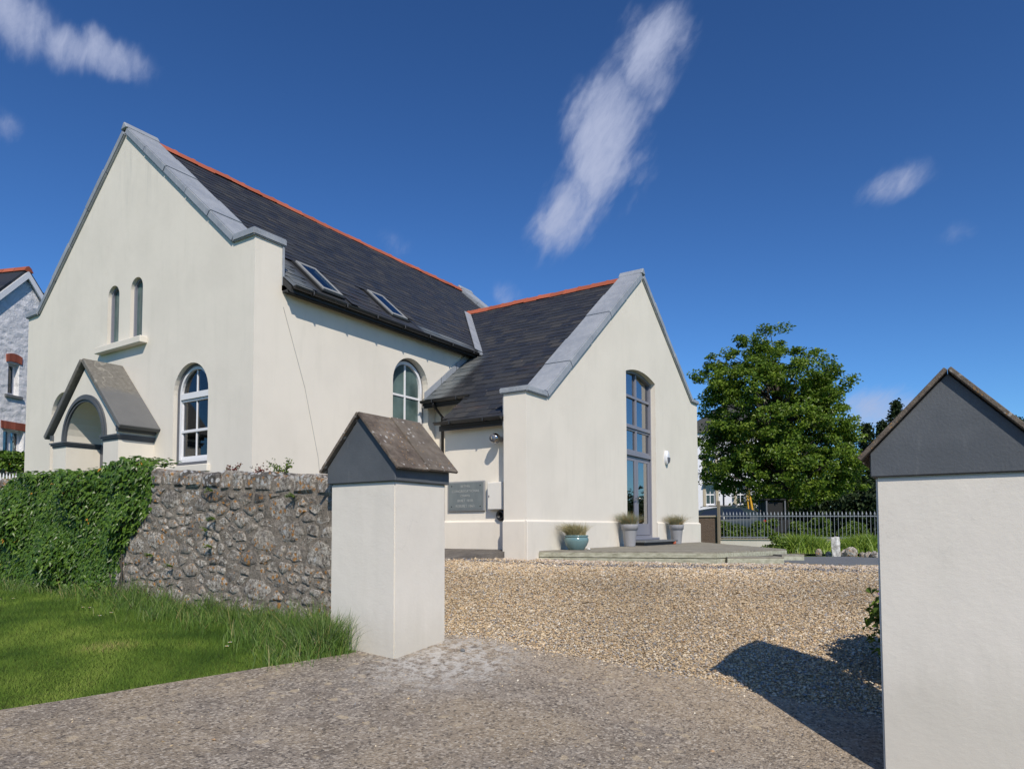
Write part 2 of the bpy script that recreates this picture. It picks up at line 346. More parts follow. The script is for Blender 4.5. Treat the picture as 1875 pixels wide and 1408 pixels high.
def _paint(c0, rough=.4):
    def fn(nt, b):
        p = pos(nt); n = noise(nt, p, 11, 5, .6)
        setin(nt, b, color=mixc(nt, mth(nt, 'MULTIPLY', sstep(nt, n, .5, .75), .3), c0, tuple(v * .78 for v in c0)), rough=rough, normal=bump(nt, noise(nt, p, 45, 3, .5), .08, .005))
    return fn
WHITE = material('white_gloss_paint', _paint((.72, .72, .735)))
GREYFRAME = material('blue_grey_frame_paint', _paint((.20, .205, .245)))
DARKFRAME = material('dark_grey_surround', _paint((.115, .12, .135), .6))
def _glass(tint, refl, rough=.015, wav=.02):
    def fn(nt, b):
        nt.nodes.remove(b); out = nt.nodes['Material Output']; p = pos(nt)
        nrm = bump(nt, noise(nt, p, 3.2, 2, .4), wav, .05)
        g = nd(nt, 'ShaderNodeBsdfGlossy', {'Color': (.95, .97, 1, 1), 'Roughness': rough, 'Normal': nrm})
        t = nd(nt, 'ShaderNodeBsdfTransparent', {'Color': col4(tint)})
        lw = nd(nt, 'ShaderNodeFresnel', {'IOR': 1.5}).outputs[0]
        fac = mth(nt, 'MULTIPLY_ADD', lw, 1.0, refl, clamp=True)
        m = nd(nt, 'ShaderNodeMixShader', {0: fac, 1: t.outputs[0], 2: g.outputs[0]}); nt.links.new(m.outputs[0], out.inputs[0])
    return fn
GLASS = material('window_glass', _glass((.66, .74, .72), .04))
DOORGLASS = material('door_glass', _glass((.62, .70, .74), .30))
def _frost(nt, b):
    p = pos(nt); n = noise(nt, mapv(nt, p, (1, 1, .8)), 1.6, 3, .5); z = sepxyz(nt, p)[2]
    c = mixc(nt, sstep(nt, n, .35, .7), (.045, .075, .072), (.13, .19, .18))
    setin(nt, b, color=c, rough=.22)
FROST = material('obscured_glass', _frost, spec=.6)
ROOMSHADE = material('painted_room_shade', color=(.10, .095, .085), rough=.9)  # dark tone standing in for the gloom of rooms behind glass
CURTAIN = material('pale_curtain', _paint((.62, .66, .64), .9))
def topz_(nt, p): return sstep(nt, sepxyz(nt, p)[2], 1.75, 2.05)
def _rubble(nt, b, lich=1.0):
    p = pos(nt); ob = nd(nt, 'ShaderNodeObjectInfo').outputs['Random']
    wp = nd(nt, 'ShaderNodeVectorMath', {0: p, 1: nd(nt, 'ShaderNodeVectorMath', {0: noise(nt, p, 12, 3, .6, 'Color'), 'Scale': .08}, operation='SCALE').outputs[0]}, operation='ADD').outputs[0]
    n = noise(nt, p, 26, 10, .82); m = noise(nt, p, 2.4, 4, .6)
    c = ramp(nt, n, [(.38, (.045, .039, .033)), (.445, (.22, .192, .162)), (.51, (.46, .415, .355)), (.60, (.82, .77, .69))])
    c = mixc(nt, mth(nt, 'MULTIPLY', mth(nt, 'MULTIPLY', ob, ob), .62), c, mixc(nt, sstep(nt, m, .46, .54), (.42, .36, .295), (.12, .108, .10))); c = mixc(nt, mth(nt, 'MULTIPLY', topz_(nt, p), mth(nt, 'MULTIPLY', sstep(nt, m, .35, .6), .7)), c, (.075, .068, .064))
    z = sepxyz(nt, p)[2]; topz = sstep(nt, z, 1.85, 2.2)
    v = voro(nt, wp, 13); v2 = voro(nt, wp, 16); w = noise(nt, p, 3.6, 4, .6)
    orange = mth(nt, 'MULTIPLY', mth(nt, 'SUBTRACT', 1, sstep(nt, v2, .22, .42)), sstep(nt, noise(nt, mapv(nt, p, (1, 1, 1), (7, 2, 4)), 3.0, 4, .65), .45, .54))
    white = mth(nt, 'MULTIPLY', mth(nt, 'SUBTRACT', 1, sstep(nt, v, .26, .42)), sstep(nt, mth(nt, 'ADD', w, mth(nt, 'MULTIPLY', topz, .22)), .58, .66))
    c = mixc(nt, mth(nt, 'MULTIPLY', orange, .9 * lich), c, mixc(nt, n, (.34, .14, .025), (.66, .32, .08)))
    c = mixc(nt, mth(nt, 'MULTIPLY', white, .9 * lich), c, (.62, .62, .61))
    h = mth(nt, 'ADD', n, mth(nt, 'MULTIPLY', noise(nt, wp, 7, 5, .7), 1.2))
    setin(nt, b, color=c, rough=.93, normal=bump(nt, h, 1.0, .05))
RUBBLE = material('rubble_limestone', _rubble, spec=.2)
WHITEROCK = material('limewashed_marker', lambda nt, b: setin(nt, b, color=ramp(nt, noise(nt, pos(nt), 14, 6, .7), [(.35, (.20, .17, .15)), (.5, (.55, .53, .50)), (.7, (.74, .73, .71))]), rough=.9))
def _mortar(nt, b):
    p = pos(nt); n = noise(nt, p, 18, 8, .75)
    c = ramp(nt, n, [(.3, (.10, .085, .07)), (.5, (.26, .225, .185)), (.72, (.42, .37, .315))])
    setin(nt, b, color=c, rough=.95, normal=bump(nt, mth(nt, 'ADD', n, noise(nt, p, 6, 5, .7)), 1.0, .05))
MORTAR = material('lime_mortar', _mortar, spec=.15)
def _gravelbed(nt, b):
    p = pos(nt); c = ramp(nt, mth(nt, 'FRACT', mth(nt, 'MULTIPLY', nd(nt, 'ShaderNodeSeparateColor', {0: voro(nt, p, 45, 'Color')}).outputs[0], 1.0)),
        [(0, (.25, .185, .115)), (.35, (.40, .30, .185)), (.7, (.47, .365, .235)), (1, (.31, .28, .245))])
    c = mixc(nt, mth(nt, 'MULTIPLY', sstep(nt, noise(nt, p, .7, 4, .6), .45, .7), .5), c, (.33, .25, .155))
    setin(nt, b, color=c, rough=.9, normal=bump(nt, voro(nt, p, 45), 1.0, .02))
GRAVELBED = material('gravel_bed', _gravelbed, spec=.2)
PEBBLE = material('gravel_stone', lambda nt, b: setin(nt, b, color=attr(nt, 'tint', 'Color'), rough=.75), spec=.3)
def _concrete(nt, b):
    p = pos(nt); x, y, z = sepxyz(nt, p)
    big = noise(nt, p, .55, 5, .6); mid = noise(nt, p, 3.5, 6, .68); fine = noise(nt, p, 34, 8, .80); grit = voro(nt, p, 55, 'Color')
    gr = nd(nt, 'ShaderNodeSeparateColor', {0: grit}).outputs[0]
    c = ramp(nt, mid, [(.3, (.165, .137, .109)), (.5, (.26, .22, .178)), (.7, (.37, .32, .262))])
    c = mixc(nt, mth(nt, 'MULTIPLY', sstep(nt, big, .42, .62), .75), c, (.34, .27, .185)); c = mixc(nt, mth(nt, 'MULTIPLY', sstep(nt, noise(nt, p, .9, 4, .6), .50, .66), .5), c, (.16, .14, .125))
    c = mixc(nt, mth(nt, 'MULTIPLY', mth(nt, 'MULTIPLY', sstep(nt, mth(nt, 'MULTIPLY_ADD', big, 1.6, x), 4.9, 6.6), sstep(nt, fine, .36, .56)), .65), c, (.42, .325, .22))
    c = mixc(nt, mth(nt, 'MULTIPLY', sstep(nt, fine, .52, .64), .75), c, (.52, .47, .40)); c = mixc(nt, mth(nt, 'MULTIPLY', sstep(nt, fine, .47, .36), .75), c, (.065, .056, .048))
    c = mixc(nt, mth(nt, 'MULTIPLY', sstep(nt, gr, .82, .92), .6), c, (.55, .48, .39)); c = mixc(nt, mth(nt, 'MULTIPLY', sstep(nt, gr, .14, .07), .6), c, (.06, .054, .05))
    wp = nd(nt, 'ShaderNodeVectorMath', {0: p, 1: nd(nt, 'ShaderNodeVectorMath', {0: noise(nt, p, 9, 4, .65, 'Color'), 'Scale': .16}, operation='SCALE').outputs[0]}, operation='ADD').outputs[0]
    v = voro(nt, wp, 6.5)
    l1 = mth(nt, 'MULTIPLY', mth(nt, 'SUBTRACT', 1, sstep(nt, v, .16, .30)), sstep(nt, noise(nt, p, 1.5, 3, .6), .46, .60))
    c = mixc(nt, mth(nt, 'MULTIPLY', l1, .8), c, mixc(nt, fine, (.38, .28, .16), (.58, .50, .38)))      # lichen rosettes
    dx, dy = mth(nt, 'SUBTRACT', x, 5.0), mth(nt, 'SUBTRACT', y, 3.95)
    dist = mth(nt, 'SQRT', mth(nt, 'ADD', mth(nt, 'MULTIPLY', dx, dx), mth(nt, 'MULTIPLY', mth(nt, 'MULTIPLY', dy, dy), 2.0)))
    lime = mth(nt, 'MULTIPLY', mth(nt, 'SUBTRACT', 1, sstep(nt, mth(nt, 'ADD', dist, mth(nt, 'MULTIPLY', mid, .9)), .75, 1.7)), sstep(nt, noise(nt, wp, 11, 5, .7), .42, .60))
    c = mixc(nt, mth(nt, 'MULTIPLY', lime, .85), c, (.56, .53, .48))       # limewash spilt round the gate pillar
    v3 = voro(nt, wp, 3.1); dk = mth(nt, 'MULTIPLY', mth(nt, 'SUBTRACT', 1, sstep(nt, v3, .06, .16)), sstep(nt, noise(nt, p, 1.1, 2, .5), .5, .6))
    c = mixc(nt, mth(nt, 'MULTIPLY', dk, .6), c, (.055, .05, .048))
    h = mth(nt, 'ADD', mth(nt, 'MULTIPLY', fine, .5), mth(nt, 'ADD', mid, mth(nt, 'MULTIPLY', voro(nt, p, 70), .5)))
    setin(nt, b, color=c, rough=.9, normal=bump(nt, h, .8, .025))
CONCRETE = material('worn_concrete', _concrete, spec=.25)
def _asphalt(nt, b):
    p = pos(nt); n = noise(nt, p, 4, 6, .7); f = noise(nt, p, 60, 5, .7)
    c = ramp(nt, n, [(.3, (.075, .068, .062)), (.55, (.14, .125, .11)), (.8, (.24, .215, .19))]); c = mixc(nt, sstep(nt, f, .6, .8), c, (.20, .185, .17))
    setin(nt, b, color=c, rough=.92, normal=bump(nt, f, .8, .02))
ASPHALT = material('old_tarmac', _asphalt)
def _paving(nt, b):
    p = pos(nt); n = noise(nt, p, 3, 6, .65)
    setin(nt, b, color=mixc(nt, n, (.105, .112, .118), (.17, .175, .178)), rough=.7, normal=bump(nt, noise(nt, p, 30, 5, .6), .3, .01))
PAVING = material('slate_paving', _paving)
def _soilgrass(nt, b):
    p = pos(nt); n = noise(nt, p, 1.4, 6, .65); f = noise(nt, p, 40, 5, .7)
    c = ramp(nt, n, [(.3, (.075, .135, .014)), (.55, (.125, .20, .024)), (.75, (.20, .235, .05))])
    c = mixc(nt, mth(nt, 'MULTIPLY', sstep(nt, noise(nt, p, 2.3, 4, .6), .60, .72), .7), c, (.13, .105, .05))
    c = mixc(nt, sstep(nt, f, .3, .7), c, (.026, .045, .008))
    setin(nt, b, color=c, rough=.95, normal=bump(nt, f, .9, .04))
TURF = material('turf', _soilgrass, spec=.1)
def _leafmat(stops, rough=.5, spec=.35, trans=.25, upn=0.0):
    def fn(nt, b):
        c = ramp(nt, attr(nt, 'rnd'), stops); setin(nt, b, color=c, rough=rough)
        if upn:
            v = nd(nt, 'ShaderNodeVectorMath', {0: nd(nt, 'ShaderNodeNewGeometry').outputs['Normal'], 1: (0, 0, upn)}, operation='ADD').outputs[0]
            setin(nt, b, normal=nd(nt, 'ShaderNodeVectorMath', {0: v}, operation='NORMALIZE').outputs[0])
        out = nt.nodes['Material Output']; t = nd(nt, 'ShaderNodeBsdfTranslucent', {'Color': mixc(nt, .5, c, (.16, .24, .03))})
        m = nd(nt, 'ShaderNodeMixShader', {0: trans, 1: b.outputs[0], 2: t.outputs[0]}); nt.links.new(m.outputs[0], out.inputs[0])
    return material(fn.__name__, fn, rough=rough, spec=spec)
GRASS = _leafmat([(0, (.034, .080, .012)), (.3, (.085, .160, .022)), (.6, (.190, .285, .044)), (.85, (.31, .37, .085)), (1, (.46, .35, .165))], .6, .2, .2, 1.8); GRASS.name = 'lawn_grass'
LONGGRASS = _leafmat([(0, (.050, .105, .016)), (.5, (.095, .180, .028)), (.9, (.165, .255, .05)), (1, (.38, .30, .14))], .5, .35, .3, .9); LONGGRASS.name = 'long_grass'
STRAW = _leafmat([(0, (.30, .23, .11)), (.5, (.46, .38, .21)), (.8, (.30, .31, .15)), (1, (.55, .46, .28))], .7, .2, .25, .8); STRAW.name = 'dry_grass'
FESCUE = _leafmat([(0, (.16, .20, .13)), (.55, (.23, .26, .17)), (.75, (.42, .27, .12)), (1, (.48, .30, .13))], .6, .25, .25, .8); FESCUE.name = 'blue_fescue'
IVY = _leafmat([(0, (.018, .046, .006)), (.4, (.052, .108, .012)), (.8, (.100, .175, .021)), (.985, (.16, .25, .038)), (1, (.50, .23, .03))], .38, .32, .15); IVY.name = 'ivy_leaf'
BEECH = _leafmat([(0, (.045, .088, .009)), (.4, (.108, .185, .018)), (.8, (.19, .28, .03)), (1, (.28, .36, .055))], .42, .35, .35); BEECH.name = 'beech_leaf'
DARKLEAF = _leafmat([(0, (.010, .021, .008)), (.6, (.022, .040, .013)), (1, (.045, .070, .020))], .6, .25, .12); DARKLEAF.name = 'conifer_needles'
SHRUB = _leafmat([(0, (.045, .085, .010)), (.5, (.10, .165, .020)), (.9, (.18, .255, .036)), (1, (.27, .31, .07))], .5, .35, .3); SHRUB.name = 'shrub_leaf'
REDLEAF = _leafmat([(0, (.10, .015, .015)), (.6, (.20, .03, .03)), (1, (.07, .10, .03))], .5, .3); REDLEAF.name = 'valerian_leaf'
IRISLEAF = _leafmat([(0, (.11, .19, .016)), (.6, (.20, .31, .034)), (1, (.33, .40, .07))], .45, .35, .35, .6); IRISLEAF.name = 'iris_leaf'
def _bark(nt, b):
    p = pos(nt); n = noise(nt, mapv(nt, p, (6, 6, 1.5)), 2, 6, .7)
    setin(nt, b, color=ramp(nt, n, [(.3, (.035, .030, .024)), (.7, (.11, .095, .078))]), rough=.95, normal=bump(nt, n, .8, .03))
BARK = material('bark', _bark)
def _deck(nt, b):
    p = pos(nt); o = nd(nt, 'ShaderNodeObjectInfo').outputs['Random']; n = noise(nt, mapv(nt, p, (12, 2.2, 12), (0, 0, 0), (0, 0, R_(-23))), 1.5, 6, .65); k = voro(nt, mapv(nt, p, (5, 1.6, 5), (0, 0, 0), (0, 0, R_(-23))), 1.2)
    c = ramp(nt, n, [(.3, (.17, .152, .118)), (.55, (.30, .277, .222)), (.8, (.43, .405, .335))]); c = mixc(nt, mth(nt, 'MULTIPLY', o, .55), c, (.16, .145, .115))
    c = mixc(nt, mth(nt, 'SUBTRACT', 1, sstep(nt, k, .03, .08)), c, (.075, .045, .028))
    setin(nt, b, color=c, rough=.8, normal=bump(nt, n, .3, .01))
DECK = material('weathered_deck_timber', _deck)
FASCIABOARD = material('pale_treated_timber', lambda nt, b: setin(nt, b, color=ramp(nt, noise(nt, mapv(nt, pos(nt), (9, 1.4, 9), (0, 0, 0), (0, 0, R_(-20))), 2.2, 6, .7), [(.3, (.20, .195, .135)), (.5, (.36, .355, .265)), (.75, (.50, .49, .39))]), rough=.8))
def _roughcast(nt, b):
    p = pos(nt); n = noise(nt, p, 1.3, 5, .65); f = voro(nt, p, 60)
    c = mixc(nt, n, (.115, .080, .060), (.19, .14, .105)); c = mixc(nt, sstep(nt, noise(nt, p, 50, 4, .7), .62, .75), c, (.30, .26, .22))
    setin(nt, b, color=c, rough=.95, normal=bump(nt, f, .8, .02))
ROUGHCAST = material('brown_pebbledash', _roughcast)
GALV = material('galvanised_paint', _paint((.22, .24, .27), .5), spec=.5)
def _whitestone(nt, b):
    p = pos(nt); n = noise(nt, p, 6, 8, .7); v = voro(nt, mapv(nt, p, (3.2, 3.2, 4.6)), 1.2, 'Distance', 'SMOOTH_F1')
    setin(nt, b, color=mixc(nt, n, (.60, .60, .62), (.80, .80, .82)), rough=.9, normal=bump(nt, mth(nt, 'ADD', n, v), .9, .05))
WHITESTONE = material('limewashed_rubble', _whitestone)
BRICK = material('red_brick', lambda nt, b: setin(nt, b, color=mixc(nt, nd(nt, 'ShaderNodeObjectInfo').outputs['Random'], (.20, .050, .030), (.33, .095, .06)), rough=.9))
def _plaque(nt, b):
    p = pos(nt); n = noise(nt, mapv(nt, p, (6, 6, 2)), 1.2, 5, .65)
    setin(nt, b, color=mixc(nt, n, (.095, .115, .122), (.20, .225, .225)), rough=.6, normal=bump(nt, noise(nt, p, 40, 4, .6), .2, .01))
PLAQUE = material('weathered_slate_plaque', _plaque)
PLAQUETRIM = material('plaque_border', _paint((.24, .245, .245), .7))
LETTER = material('worn_lettering', _paint((.36, .37, .355), .7))
METAL = material('polished_steel', color=(.42, .41, .40), rough=.14, metal=1.0)
CHROME = material('door_furniture', color=(.45, .42, .36), rough=.25, metal=1.0)
BOXPAINT = material('cream_box_paint', _paint((.70, .67, .61), .5))
CABLESHADOW = material('cable_shadow_grey', color=(.42, .41, .39), rough=.7)  # grey for the cable shadow drawn on the side wall
DARKHOLE = material('dark_void', color=(.006, .006, .006), rough=.9)
LAMPGLASS = material('lamp_diffuser', color=(.66, .67, .70), rough=.3)
def _glaze(nt, b):
    p = pos(nt); n = noise(nt, p, 7, 5, .6); c = mixc(nt, n, (.085, .165, .175), (.19, .29, .29)); setin(nt, b, color=c, rough=.16)
GLAZE = material('celadon_glaze', _glaze, spec=.6)
def _potgrey(nt, b):
    p = pos(nt); n = noise(nt, mapv(nt, p, (8, 8, 1)), 2, 5, .6); setin(nt, b, color=mixc(nt, n, (.26, .26, .275), (.37, .37, .385)), rough=.7)
POTGREY = material('grey_fibre_pot', _potgrey)
SOIL = material('potting_soil', color=(.03, .022, .016), rough=.95)
WOODPOST = material('grey_wood_post', _paint((.22, .185, .135), .9))
PETAL = material('white_petal', color=(.75, .75, .72), rough=.6)
PURPLE = material('mauve_petal', color=(.38, .22, .50), rough=.6)
CARPAINT = material('car_paint', color=(.022, .034, .038), rough=.35, spec=.4)
CARGLASS = material('car_glass', color=(.008, .010, .014), rough=.06, spec=.8)
TYRE = material('tyre_rubber', color=(.012, .012, .012), rough=.8)
ALLOY = material('alloy_rim', color=(.35, .36, .38), rough=.35, metal=.8)
REDLENS = material('tail_lens', color=(.25, .008, .008), rough=.2)
YELLOW = material('digger_yellow', _paint((.62, .33, .02), .45))
PALEPANEL = material('digger_cab_panel', _paint((.50, .54, .54), .4))
SANDSTONE = material('pale_stone', _paint((.40, .345, .26), .85))
FARWHITE = material('far_white_render', _paint((.66, .67, .72), .85))
# ------------------------------------------------------------------ the setting: ground, drive, lawn
def build_ground():
    xs = np.concatenate([[-600, -250, -100, -50, -25], np.arange(-12, 43, 1.0), [60, 100, 200, 350, 700]]); ys = np.concatenate([[-600, -250, -100, -50, -28], np.arange(-16, 33, 1.0), [50, 90, 200, 350, 700]])
    X, Y = np.meshgrid(xs, ys, indexing='ij'); Z = gz(X, Y) - .07; n = len(ys)
    V = np.stack([X, Y, Z], -1).reshape(-1, 3); Q = [(i * n + j, (i + 1) * n + j, (i + 1) * n + j + 1, i * n + j + 1) for i in range(len(xs) - 1) for j in range(n - 1)]
    tag(fastmesh('ground', V, Q, TURF, smooth=True), kind='structure')
build_ground()
LAWN_EDGE = [(-7, 8.5), (-2, 6.95), (2.126, 5.661), (2.587, 5.50), (3.133, 5.34), (3.727, 5.13), (4.25, 4.93), (4.60, 4.79)]
GRAVEL_EDGE = [(5.50, 4.62), (5.72, 4.33), (5.86, 4.02), (5.80, 3.45), (5.94, 2.80), (6.02, 2.33), (6.12, 1.86), (6.08, 1.48), (6.16, 1.0), (6.18, .54), (6.25, -.6)]
LAWN = [(4.95, 4.70), (4.95, 20), (-7, 24)] + LAWN_EDGE
lawn = tag(draped('lawn', LAWN, .4, 0, TURF), kind='structure')
APRON = LAWN_EDGE + [(4.9, 4.80), (5.3, 4.75)] + GRAVEL_EDGE + [(6.0, -4), (4, -12), (-9, -12)]
tag(draped('concrete_apron', APRON, .22, .022, CONCRETE, skirt=.08), kind='structure')
GRAVEL = [(5.30, 4.9)] + [(x - .12, y) for x, y in GRAVEL_EDGE] + [(6.3, -2.6), (13, -2.8), (14.6, .6), (14.25, 1.25), (13.6, 1.85), (13.75, 2.75), (13.0, 3.95), (11.75, 7.3), (10.9, 7.60), (10.1, 8.1), (9.4, 9.3), (8.6, 10.5), (5.30, 10.5)]
drive = tag(draped('gravel_drive', GRAVEL, .25, .004, GRAVELBED), kind='structure')
def path_z(x, y): return np.clip(1.05 + (x - 10.05) * .105, 1.03, 1.21)
tag(draped('tarmac_path', [(10.06, 8.05), (10.5, 7.72), (10.95, 7.50), (11.45, 7.26), (11.6, 7.5), (11.6, 9.3), (12.7, 9.3), (12.7, 10.5), (8.4, 10.5), (9.3, 9.25)], .3, 0, ASPHALT, zf=path_z, skirt=.2), kind='structure')
tag(draped('slate_patio', [(13.55, 2.80), (13.62, 1.83), (14.25, 1.22), (14.6, .5), (17.2, .6), (16.5, 1.38), (16.75, 2.02), (15.85, 2.93), (14.0, 3.3)], .4, .035, PAVING, skirt=.1), kind='structure')

# ------------------------------------------------------------------ the converted chapel
X0, XE, Y0, Y1, YM = 7.577, 20.0, 10.367, 19.244, 14.806
YW, WX1, WX2, GX, WXM = 6.934, 11.19, 21.65, 11.47, 17.09
house = empty('chapel_house', (12.5, 11, 1.0), 0, 'cream rendered converted chapel with slate roofs, lead copings and arched windows', 'house')
GAB = lambda u, v, w: (X0 + w, u, v)          # hall gable, seen from -X
SID = lambda u, v, w: (u, Y0 + w, v)          # hall side wall, seen from -Y
WGA = lambda u, v, w: (u, YW + w, v)          # wing gable, seen from -Y
PLQ = lambda u, v, w: (GX + w, u, v)
def arch(uc, h, v0, vs, r, n=18):
    """closed outline: sill, jambs, arc of radius r springing at vs"""
    vc = vs - math.sqrt(max(r * r - h * h, 0)); a0 = math.asin(min(1, h / r)); pts = [(uc - h, v0)]
    pts += [(uc + r * math.sin(-a0 + 2 * a0 * i / n), vc + r * math.cos(-a0 + 2 * a0 * i / n)) for i in range(n + 1)]
    return pts + [(uc + h, v0)]
def inset(uc, h, v0, vs, r, d, d0=None):
    vc = vs - math.sqrt(max(r * r - h * h, 0)); h2, r2 = h - d, r - d
    return (uc, h2, v0 + (d if d0 is None else d0), vc + math.sqrt(max(r2 * r2 - h2 * h2, 0)), r2)
def ring(name, P, Q, fn, w0, w1, mat, parent):
    a, b = arch(*P), arch(*Q); n = len(a); V = [fn(u, v, w) for w in (w0, w1) for l in (a, b) for u, v in l]; Fc = []
    for i in range(n):
        j = (i + 1) % n; Fc += [(i, j, n + j, n + i), (2 * n + i, 3 * n + i, 3 * n + j, 2 * n + j), (i, 2 * n + i, 2 * n + j, j), (n + i, n + j, 3 * n + j, 3 * n + i)]
    return mk(name, V, Fc, mat, parent)
def bar(fn, u0, u1, v0, v1, w0, w1, mat, parent, name='glazing_bar'):
    return MB().prism([(u0, v0), (u1, v0), (u1, v1), (u0, v1)], fn, w0, w1).build(name, mat, parent, bevel=.004)
def panes(P, us, vs, fn, w, mat, parent):
    full = arch(*P)
    for a, b in zip(us[:-1], us[1:]):
        for c, d in zip(vs[:-1], vs[1:]):
            q = full
            for h in ((-1, 0, -a), (1, 0, b), (0, -1, -c), (0, 1, d)): q = clip(q, *h) if len(q) > 2 else []
            if len(q) > 2: MB().prism(q, fn, w, w + .008).build('pane', mat, parent)
def sash_window(uc):
    P = (uc, .57, 2.84, 4.24, .57); S = .085
    w = keep(ring('sash_window', P, inset(*P, .05, .07), GAB, S, S + .05, DARKFRAME, house))
    P1 = inset(*P, .05, .07); P2 = inset(*P1, .055, .07); ring('frame', P1, P2, GAB, S + .02, S + .10, WHITE, w)
    (u, h, v0, vs, r) = P2
    bar(GAB, u - h, u + h, 4.14, 4.26, S + .0, S + .10, WHITE, w, 'transom'); bar(GAB, u - h, u + h, 4.095, 4.135, S + .03, S + .10, WHITE, w, 'sash_rail')
    bar(GAB, u - h, u + h, 3.49, 3.545, S + .03, S + .11, WHITE, w, 'meeting_rail'); bar(GAB, u - h, u + h, v0, v0 + .05, S + .05, S + .12, WHITE, w, 'sash_rail')
    for s in (-1, 1): bar(GAB, u + s * (h - .02), u + s * h, v0 + .05, 4.09, S + .05, S + .11, WHITE, w, 'sash_stile')
    for (a, b) in ((v0 + .05, 3.49), (3.545, 4.095), (4.26, vs + r)): bar(GAB, u - .016, u + .016, a, b, S + .05, S + .10, WHITE, w)
    panes(P2, [u - h, u, u + h], [v0 + .05, 3.52, 4.12, 9], GAB, S + .07, GLASS, w)
    c = MB()    # a curtain gathered at one side of the room
    c.prism([(uc + .12 + .036 * i, 0) if 0 else (uc + .1 + i * .03, (i % 2) * .05) for i in range(12)] + [(uc + .43, .07), (uc + .1, .07)], lambda a, b, q: (X0 + .50 + b, a, q), 2.8, 4.6)
    c.build('curtain', CURTAIN, w)
    return P
# openings of the hall gable
PL, PR = (12.26, .57, 2.84, 4.24, .57), (17.35, .57, 2.84, 4.24, .57); LN = [(14.265, .235, 5.6, 6.655, .235), (15.19, .235, 5.6, 6.655, .235)]
hs_, ha_, yk = 6.85, 10.13, .613
outer = [(Y0, .4), (Y0, hs_), (Y0 + yk, hs_), (YM, ha_), (Y1 - yk, hs_), (Y1, hs_), (Y1, .4)]
wallpanel('gable_wall', outer, [arch(*q) for q in (PL, PR)] + [arch(*q) for q in LN], GAB, .585, STUCCO, house)
for uc in (12.26, 17.35): sash_window(uc)
for P in LN:
    w = ring('lancet_window', P, inset(*P, .05), GAB, .075, .16, GREYFRAME, house); Q = inset(*P, .05); MB().prism(arch(*Q), GAB, .12, .13).build('pane', FROST, w)
MB().box((X0 - .15, X0 + .02), (13.82, 15.66), (5.425, 5.565)).build('lancet_sill', STUCCO, house, bevel=.012)
MB().box((X0 - .06, X0 + .02), (11.60, 12.92), (2.69, 2.83)).build('window_sill', STUCCO, house, bevel=.01)
# side wall with the large arched window
SW = (11.755, .60, 3.35, 4.90, .60)
wallpanel('side_wall', [(X0 + .585, .4), (X0 + .585, 6.02), (XE - .585, 6.02), (XE - .585, .4)], [arch(*SW)], SID, .45, STUCCO, house)
w = ring('arched_window', SW, inset(*SW, .055), SID, .17, .25, DARKFRAME, house); S1 = inset(*SW, .055); S2 = inset(*S1, .07)
ring('frame', S1, S2, SID, .15, .24, WHITE, w); u, h, v0, vs, r = S2
bar(SID, u - .022, u + .022, v0, vs + r, .18, .235, WHITE, w)
for v in (4.62, 3.95): bar(SID, u - h, u + h, v, v + .05, .182, .233, WHITE, w)
panes(S2, [u - h, u, u + h], [v0, 3.97, 4.645, 9], SID, .205, FROST, w)
# rear of the hall (closes the rooms)
MB().box((X0 + .585, XE - .585), (Y1 - .45, Y1), (.4, 6.02)).build('rear_wall', STUCCO, house)
wallpanel('far_gable_wall', outer, [], lambda u, v, w: (XE - w, u, v), .585, STUCCO, house)
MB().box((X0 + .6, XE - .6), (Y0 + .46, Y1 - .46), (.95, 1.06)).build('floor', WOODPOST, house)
# --- copings: lead panels up each rake, caps on the shoulders
def rake(name, A, B, perp, fn, w0, w1, npan, lip=.055, thick=.15):
    """panels from A up to B in the (u,v) plane; perp = thickness direction"""
    (au, av), (bu, bv) = A, B
    for i in range(npan):
        t0, t1 = i / npan, (i + 1) / npan; lap = .012 * (i % 2); e = .02 if i < npan - 1 else 0
        p0 = (au + (bu - au) * t0, av + (bv - av) * t0); p1 = (au + (bu - au) * (t1 + e / npan), av + (bv - av) * (t1 + e / npan)); q = (perp[0] * (thick + lap), perp[1] * (thick + lap))
        m = MB().prism([p0, p1, (p1[0] + q[0], p1[1] + q[1]), (p0[0] + q[0], p0[1] + q[1])], fn, w0 - lap * .4, w1 + lap * .4)
        m.build(name, LEAD, house, bevel=.022, seg=2)
L_ = math.hypot(YM - Y0 - yk, ha_ - hs_); pn = ((ha_ - hs_) / L_, (YM - Y0 - yk) / L_)
for fn in (GAB, lambda u, v, w: (XE - w, u, v)):
    rake('coping_panel', (Y0 + yk, hs_), (YM, ha_), (-pn[0], pn[1]), fn, -.06, .66, 5)
    rake('coping_panel', (Y1 - yk, hs_), (YM, ha_), (pn[0], pn[1]), fn, -.06, .66, 5)
    MB().prism([(YM - .13, ha_ + .10), (YM - .02, ha_ + .245), (YM + .02, ha_ + .245), (YM + .13, ha_ + .10)], fn, -.075, .675).build('apex_cap', LEAD, house, bevel=.015)
    MB().prism([(Y0 - .05, hs_ + .003), (Y0 + yk - .02, hs_ + .003), (Y0 + yk - .06, hs_ + .14), (Y0 - .05, hs_ + .14)], fn, -.064, .664).build('shoulder_cap', LEAD, house, bevel=.02, seg=2)
    MB().prism([(Y1 + .05, hs_ + .003), (Y1 - yk + .02, hs_ + .003), (Y1 - yk + .06, hs_ + .14), (Y1 + .05, hs_ + .14)], fn, -.064, .664).build('shoulder_cap', LEAD, house, bevel=.02, seg=2)
